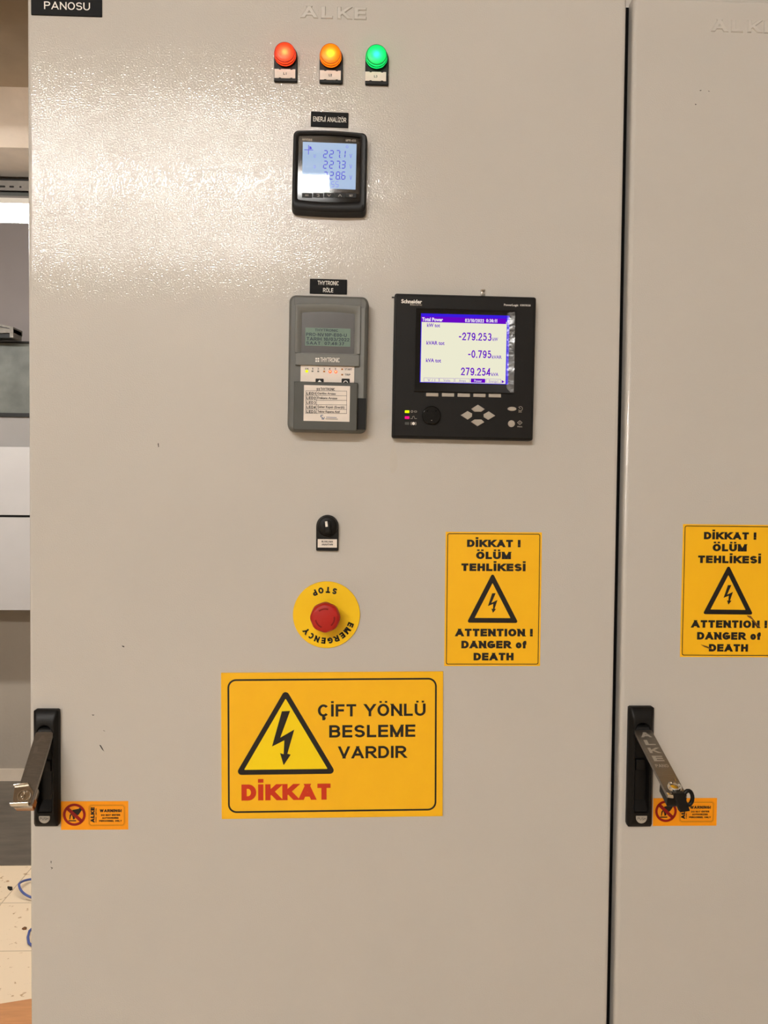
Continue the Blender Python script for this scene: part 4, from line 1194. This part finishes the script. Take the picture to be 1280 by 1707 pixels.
def lamp(x0, x1, y, z, strength, label, hgt=.075, hous=.045):
    ZC = globals()['ZC'] if y < 0 else P(20, 145, -YBM)[1]
    e = bpy.data.objects.new('ceiling_lamp', None); COL.objects.link(e); e.location = ((x0 + x1) / 2, y, ZC)
    tag(e, label, 'lamp', 'fluorescent battens hung from the ceiling')
    h = (x1 - x0) / 2; dz = z - ZC
    b = MB(); b.add(*boxv(-h, -.05, dz + hgt / 2, h, .05, dz + hgt / 2 + hous), LAMP_HOUSING); b.build('housing', e, True, smooth=0)
    m = MATS.get('lamp_diffuser_%d' % strength) or emitter('lamp_diffuser_%d' % strength, LAMP_COLOR, strength)
    b = MB(); n = 16; ring = lambda x: [(x, .042 * math.cos(2 * math.pi * i / n), dz + hgt / 2 * math.sin(2 * math.pi * i / n)) for i in range(n)]
    b.loft([ring(-h + .02), ring(h - .02)], m); b.build('diffuser', e, True)
    for s_ in (-1, 1):
        b = MB(); b.add(*boxv(s_ * h - (.02 if s_ > 0 else 0), -.046, dz - hgt / 2 - .002, s_ * h + (.02 if s_ < 0 else 0), .046, dz + hgt / 2 + .002), LAMP_HOUSING); b.build('end_cap', e, True, smooth=0)
        b = MB(); b.tube([(s_ * h * .6, 0, dz + hgt / 2 + hous - .005), (s_ * h * .6, 0, 0)], .006, STEEL, 8); b.build('suspension_rod', e, True)
    return e


YR = 1.7
ZL = P(20, 358.5, -YR)[1]
xr = P(46, 359, -YR)[0]
lamp(xr - 1.5, xr + .06, YR, ZL, LAMP_REAR, 'glowing white fluorescent batten at the left edge, hung behind the left cabinet', .044, .018)
lamp(xr + .2, xr + 1.7, YR, ZL, LAMP_REAR, 'added unseen batten behind the left cabinet, brightening the rear floor', .044, .018)  # unseen lamp, added to brighten the area behind the cabinet
# the two lamps whose reflection glitters on the door, behind the photographer
ZF = 3.85
dm = cam_rot @ Vector((553 - 640.0, -(306 - 853.5), -F))
SP = (ZF - CAM_H) * dm.y / dm.z                 # path length along y: camera, door, lamp
XLc = dm.x / dm.y * SP
lamp(XLc - 1.5, XLc, -(SP - CAM_D + 2 * .014), ZF, LAMP_FRONT, 'fluorescent batten behind the photographer, whose end is mirrored in the small meter', .115)
lamp(XLc - 3.1, XLc - 1.6, -(SP - CAM_D + 2 * .014), ZF, LAMP_FRONT, 'second fluorescent batten behind the photographer, further left in the same row', .115)

# ================================================================== BEHIND, LEFT OF THE CABINET
GREYBOX = mat('pale_grey_panel', (166, 162, 159), .42, 0, .4, .03, 6)
LEDGE = mat('grey_ledge', (126, 121, 117), .5, 0, .3, .04, 6)
SLATE = mat('grey_green_panel', (82, 83, 77), .5, 0, .3, .25, 14)
OLDMETAL = mat('dull_old_metal', (98, 92, 84), .5, .3, .4, .25, 60)
GALV = mat('galvanised_steel', (118, 113, 107), .5, .3, .5, .08, 30)


def zz(y, Y): return P(20, y, -Y)[1]


def thing(name, loc, label, cat):
    e = bpy.data.objects.new(name, None); COL.objects.link(e); e.location = loc
    return tag(e, label, cat)


XE = -.62          # right end, hidden behind the cabinet
XS = -2.9
Yp = 2.72
e = thing('equipment_cabinet', (-1.7, YB, 0), 'pale grey wall cabinet with one dark seam behind the left door edge', 'cabinet')
zt, zs0, zs1, zb = zz(745, Yp), zz(858.5, Yp), zz(862.5, Yp), zz(1017, Yp)
b = MB(); b.add(*boxv(XS + 1.7, Yp + .02 - YB, zb, XE + 1.7, -.001, zt), DARK); b.build('body', e, True, smooth=0)
b = MB(); b.add(*boxv(XS + 1.7, Yp - YB, zs0, XE + 1.7, Yp + .019 - YB, zt), GREYBOX); b.build('upper_panel', e, True, smooth=0)
b = MB(); b.add(*boxv(XS + 1.7, Yp - YB, zb, XE + 1.7, Yp + .019 - YB, zs1), GREYBOX); b.build('lower_panel', e, True, smooth=0)
b = MB(); zu = zz(695, Yp + .05); b.add(*boxv(XS + 1.7, Yp + .05 - YB, zt, XE + 1.7, -.001, zu), LEDGE); b.build('upper_ledge', e, True, smooth=0)
e = thing('metal_trough', (-1.7, YB, zu), 'grey-green weathered steel trough with dark rims on top of the pale wall cabinet', 'trough')
zt2 = zz(569, Yp + .05) - zu
b = MB(); b.add(*boxv(XS + 1.7, Yp + .055 - YB, .01, XE + 1.7, -.001, zt2 - .006), SLATE); b.build('panel', e, True, smooth=0)
b = MB(); b.add(*boxv(XS + 1.7, Yp + .04 - YB, 0, XE + 1.7, -.001, .018), DARK); b.build('lower_rim', e, True, smooth=0)
b = MB(); b.add(*boxv(XS + 1.7, Yp + .045 - YB, zt2 - .008, XE + 1.7, -.001, zt2), DARK); b.build('upper_rim', e, True, smooth=0)
# old fitting lying on the trough
xa, xb = P(-25, 560, -2.72)[0], P(30, 560, -2.72)[0]
zf = zu + zt2
e = thing('old_lamp_fitting', (xb, 2.72, zf), 'tilted old grey metal fitting lying on the grey-green trough', 'fitting')
wd = xa - xb
b = MB(); h1, h2 = .03, .058
b.add([(0, -.05, .022), (wd, -.05, .016), (wd, -.05, h2 + .018), (0, -.05, h1 + .018), (0, .05, .022), (wd, .05, .016), (wd, .05, h2 + .018), (0, .05, h1 + .018)], [(0, 1, 2, 3), (7, 6, 5, 4), (0, 4, 5, 1), (1, 5, 6, 2), (2, 6, 7, 3), (3, 7, 4, 0)], OLDMETAL); b.build('housing', e, True, smooth=0)
b = MB(); b.add(*boxv(wd, -.04, 0, -.018, .04, .02), DARK); b.build('base', e, True, smooth=0)
b = MB(); b.add([(-.004, -.0515, h1 + .006), (wd, -.0515, h2 + .004), (wd, -.0515, h2 + .010), (-.02, -.0515, h1 + .012)], [(0, 1, 2, 3)], DARK); b.build('slot', e, True, smooth=0)
b = MB(); b.add(*boxv(-.016, -.052, 0, 0, .04, .04), OLDMETAL); b.build('end_clip', e, True, smooth=0)
# perforated cable tray on the wall
Yt = 2.85
e = thing('cable_tray', (-1.7, YB, zz(331, Yt)), 'perforated galvanised cable tray above the glowing batten', 'cable tray')
z0 = zz(331, Yt); zr = lambda y: zz(y, Yt) - z0
b = MB()
b.add(*boxv(XS + 1.7, Yt - YB, zr(317.5), XE + 1.7, Yt + .004 - YB, zr(301)), GALV); b.build('upper_rail', e, True, smooth=0)
b = MB(); b.add(*boxv(XS + 1.7, Yt + .02 - YB, zr(327), XE + 1.7, -.001, zr(318)), GREY_DARK); b.build('tray_bed', e, True, smooth=0)
b = MB(); b.add(*boxv(XS + 1.7, Yt - YB, zr(332.5), XE + 1.7, Yt + .02 - YB, zr(326.5)), GALV); b.build('lower_rail', e, True, smooth=0)
b = MB(); b.add(*boxv(XS + 1.7, Yt + .001 - YB, zr(300.5), XE + 1.7, -.001, zr(298)), DARK); b.build('rear_lip', e, True, smooth=0)
for xp0, xp1 in ((-8, 9), (15.5, 23.5), (32.3, 36)):
    xa, xb = P(xp0, 311, -Yt)[0], P(xp1, 311, -Yt)[0]; zm = zr(311.3)
    b = MB(); b.add([(u + (xa + xb) / 2 + 1.7, Yt - YB - .0005, v + zm) for u, v in rrect(-(xb - xa) / 2, -.0045, (xb - xa) / 2, .0045, .0044, 5)], [tuple(range(24))], DARK); b.build('slot', e, True, smooth=0)
# cable, board and crumbs on the floor
def loop(l, z): return [PF(x, y, z) + (z,) for x, y in l]
b = MB(); pts = []
ctrl = loop([(70, 1452), (52, 1457), (40, 1462), (32.5, 1469), (31, 1475), (34, 1481), (42, 1486), (56, 1489), (74, 1490)], .03)
for i in range(len(ctrl) - 1):
    a, c = Vector(ctrl[i]), Vector(ctrl[i + 1])
    pts += [tuple(a.lerp(c, t / 3)) for t in range(3)]
pts.append(ctrl[-1])
for it in range(3): pts = [pts[0]] + [tuple((Vector(pts[i - 1]) + Vector(pts[i]) * 2 + Vector(pts[i + 1])) / 4) for i in range(1, len(pts) - 1)] + [pts[-1]]
pts = [(p[0], p[1], .004 + .026 * (1 - abs(i / (len(pts) - 1) - .5) * 2) + .0) for i, p in enumerate(pts)]
b.tube(pts, .0042, BLUE_CABLE, 10)
ctrl2 = loop([(82, 1538), (60, 1542), (49, 1552), (46.5, 1562), (48, 1572), (58, 1580), (80, 1584)], .004)
b.tube(ctrl2, .0042, BLUE_CABLE, 10)
mid = [tuple(Vector(pts[-1]).lerp(Vector(ctrl2[0]), t / 6)) for t in range(7)]
b.tube(mid, .0042, BLUE_CABLE, 10)
tag(b.build('network_cable', None, True), 'blue cable looping on the pale floor behind the left cabinet', 'cable')
def crumb(pl, hz, m, label):
    b = MB(); q_ = [PF(x_, y_) for x_, y_ in pl]
    c = Vector((sum(p[0] for p in q_) / len(q_), sum(p[1] for p in q_) / len(q_)))
    b.loft([[(p[0], p[1], 0) for p in q_], [tuple(c + (Vector(p) - c) * .8) + (hz * .7,) for p in q_], [tuple(c + (Vector(p) - c) * .3) + (hz,) for p in q_]], m)
    tag(b.build('debris', None, True), label, 'debris', 'crumbs on the floor')
crumb([(12, 1479), (21, 1480), (21, 1483.5), (17, 1485), (13, 1482)], .008, DARK, 'dark crumb on the pale floor left of the blue cable')
crumb([(36, 1549), (41, 1546), (45, 1547), (44, 1550), (39, 1550.5)], .006, mat('brown_crumb', (108, 74, 48), .8, 0, .2, .2, 200), 'brown crumb on the pale floor below the blue cable loop')
WOOD = mat('orange_brown_wood', (188, 130, 82), .5, 0, .4, .12, 12, aniso=(1, 9, 1))
zb_ = .022
ed = [PF(x_, y_, zb_) for x_, y_ in ((-60, 1681), (0, 1672.5), (25, 1668.5), (50, 1664.5), (90, 1661))]
pl = ed + [(ed[-1][0] + .1, ed[-1][1] - .7), (ed[0][0] - .05, ed[0][1] - .7)]
b = MB(); b.loft([[(p[0], p[1], 0) for p in pl], [(p[0], p[1], zb_ - .002) for p in pl], [(p[0], p[1] - .002, zb_) for p in pl]], WOOD)
tag(b.build('wooden_board', None, True, smooth=0), 'orange-brown wooden board on the floor at the bottom left corner', 'board')
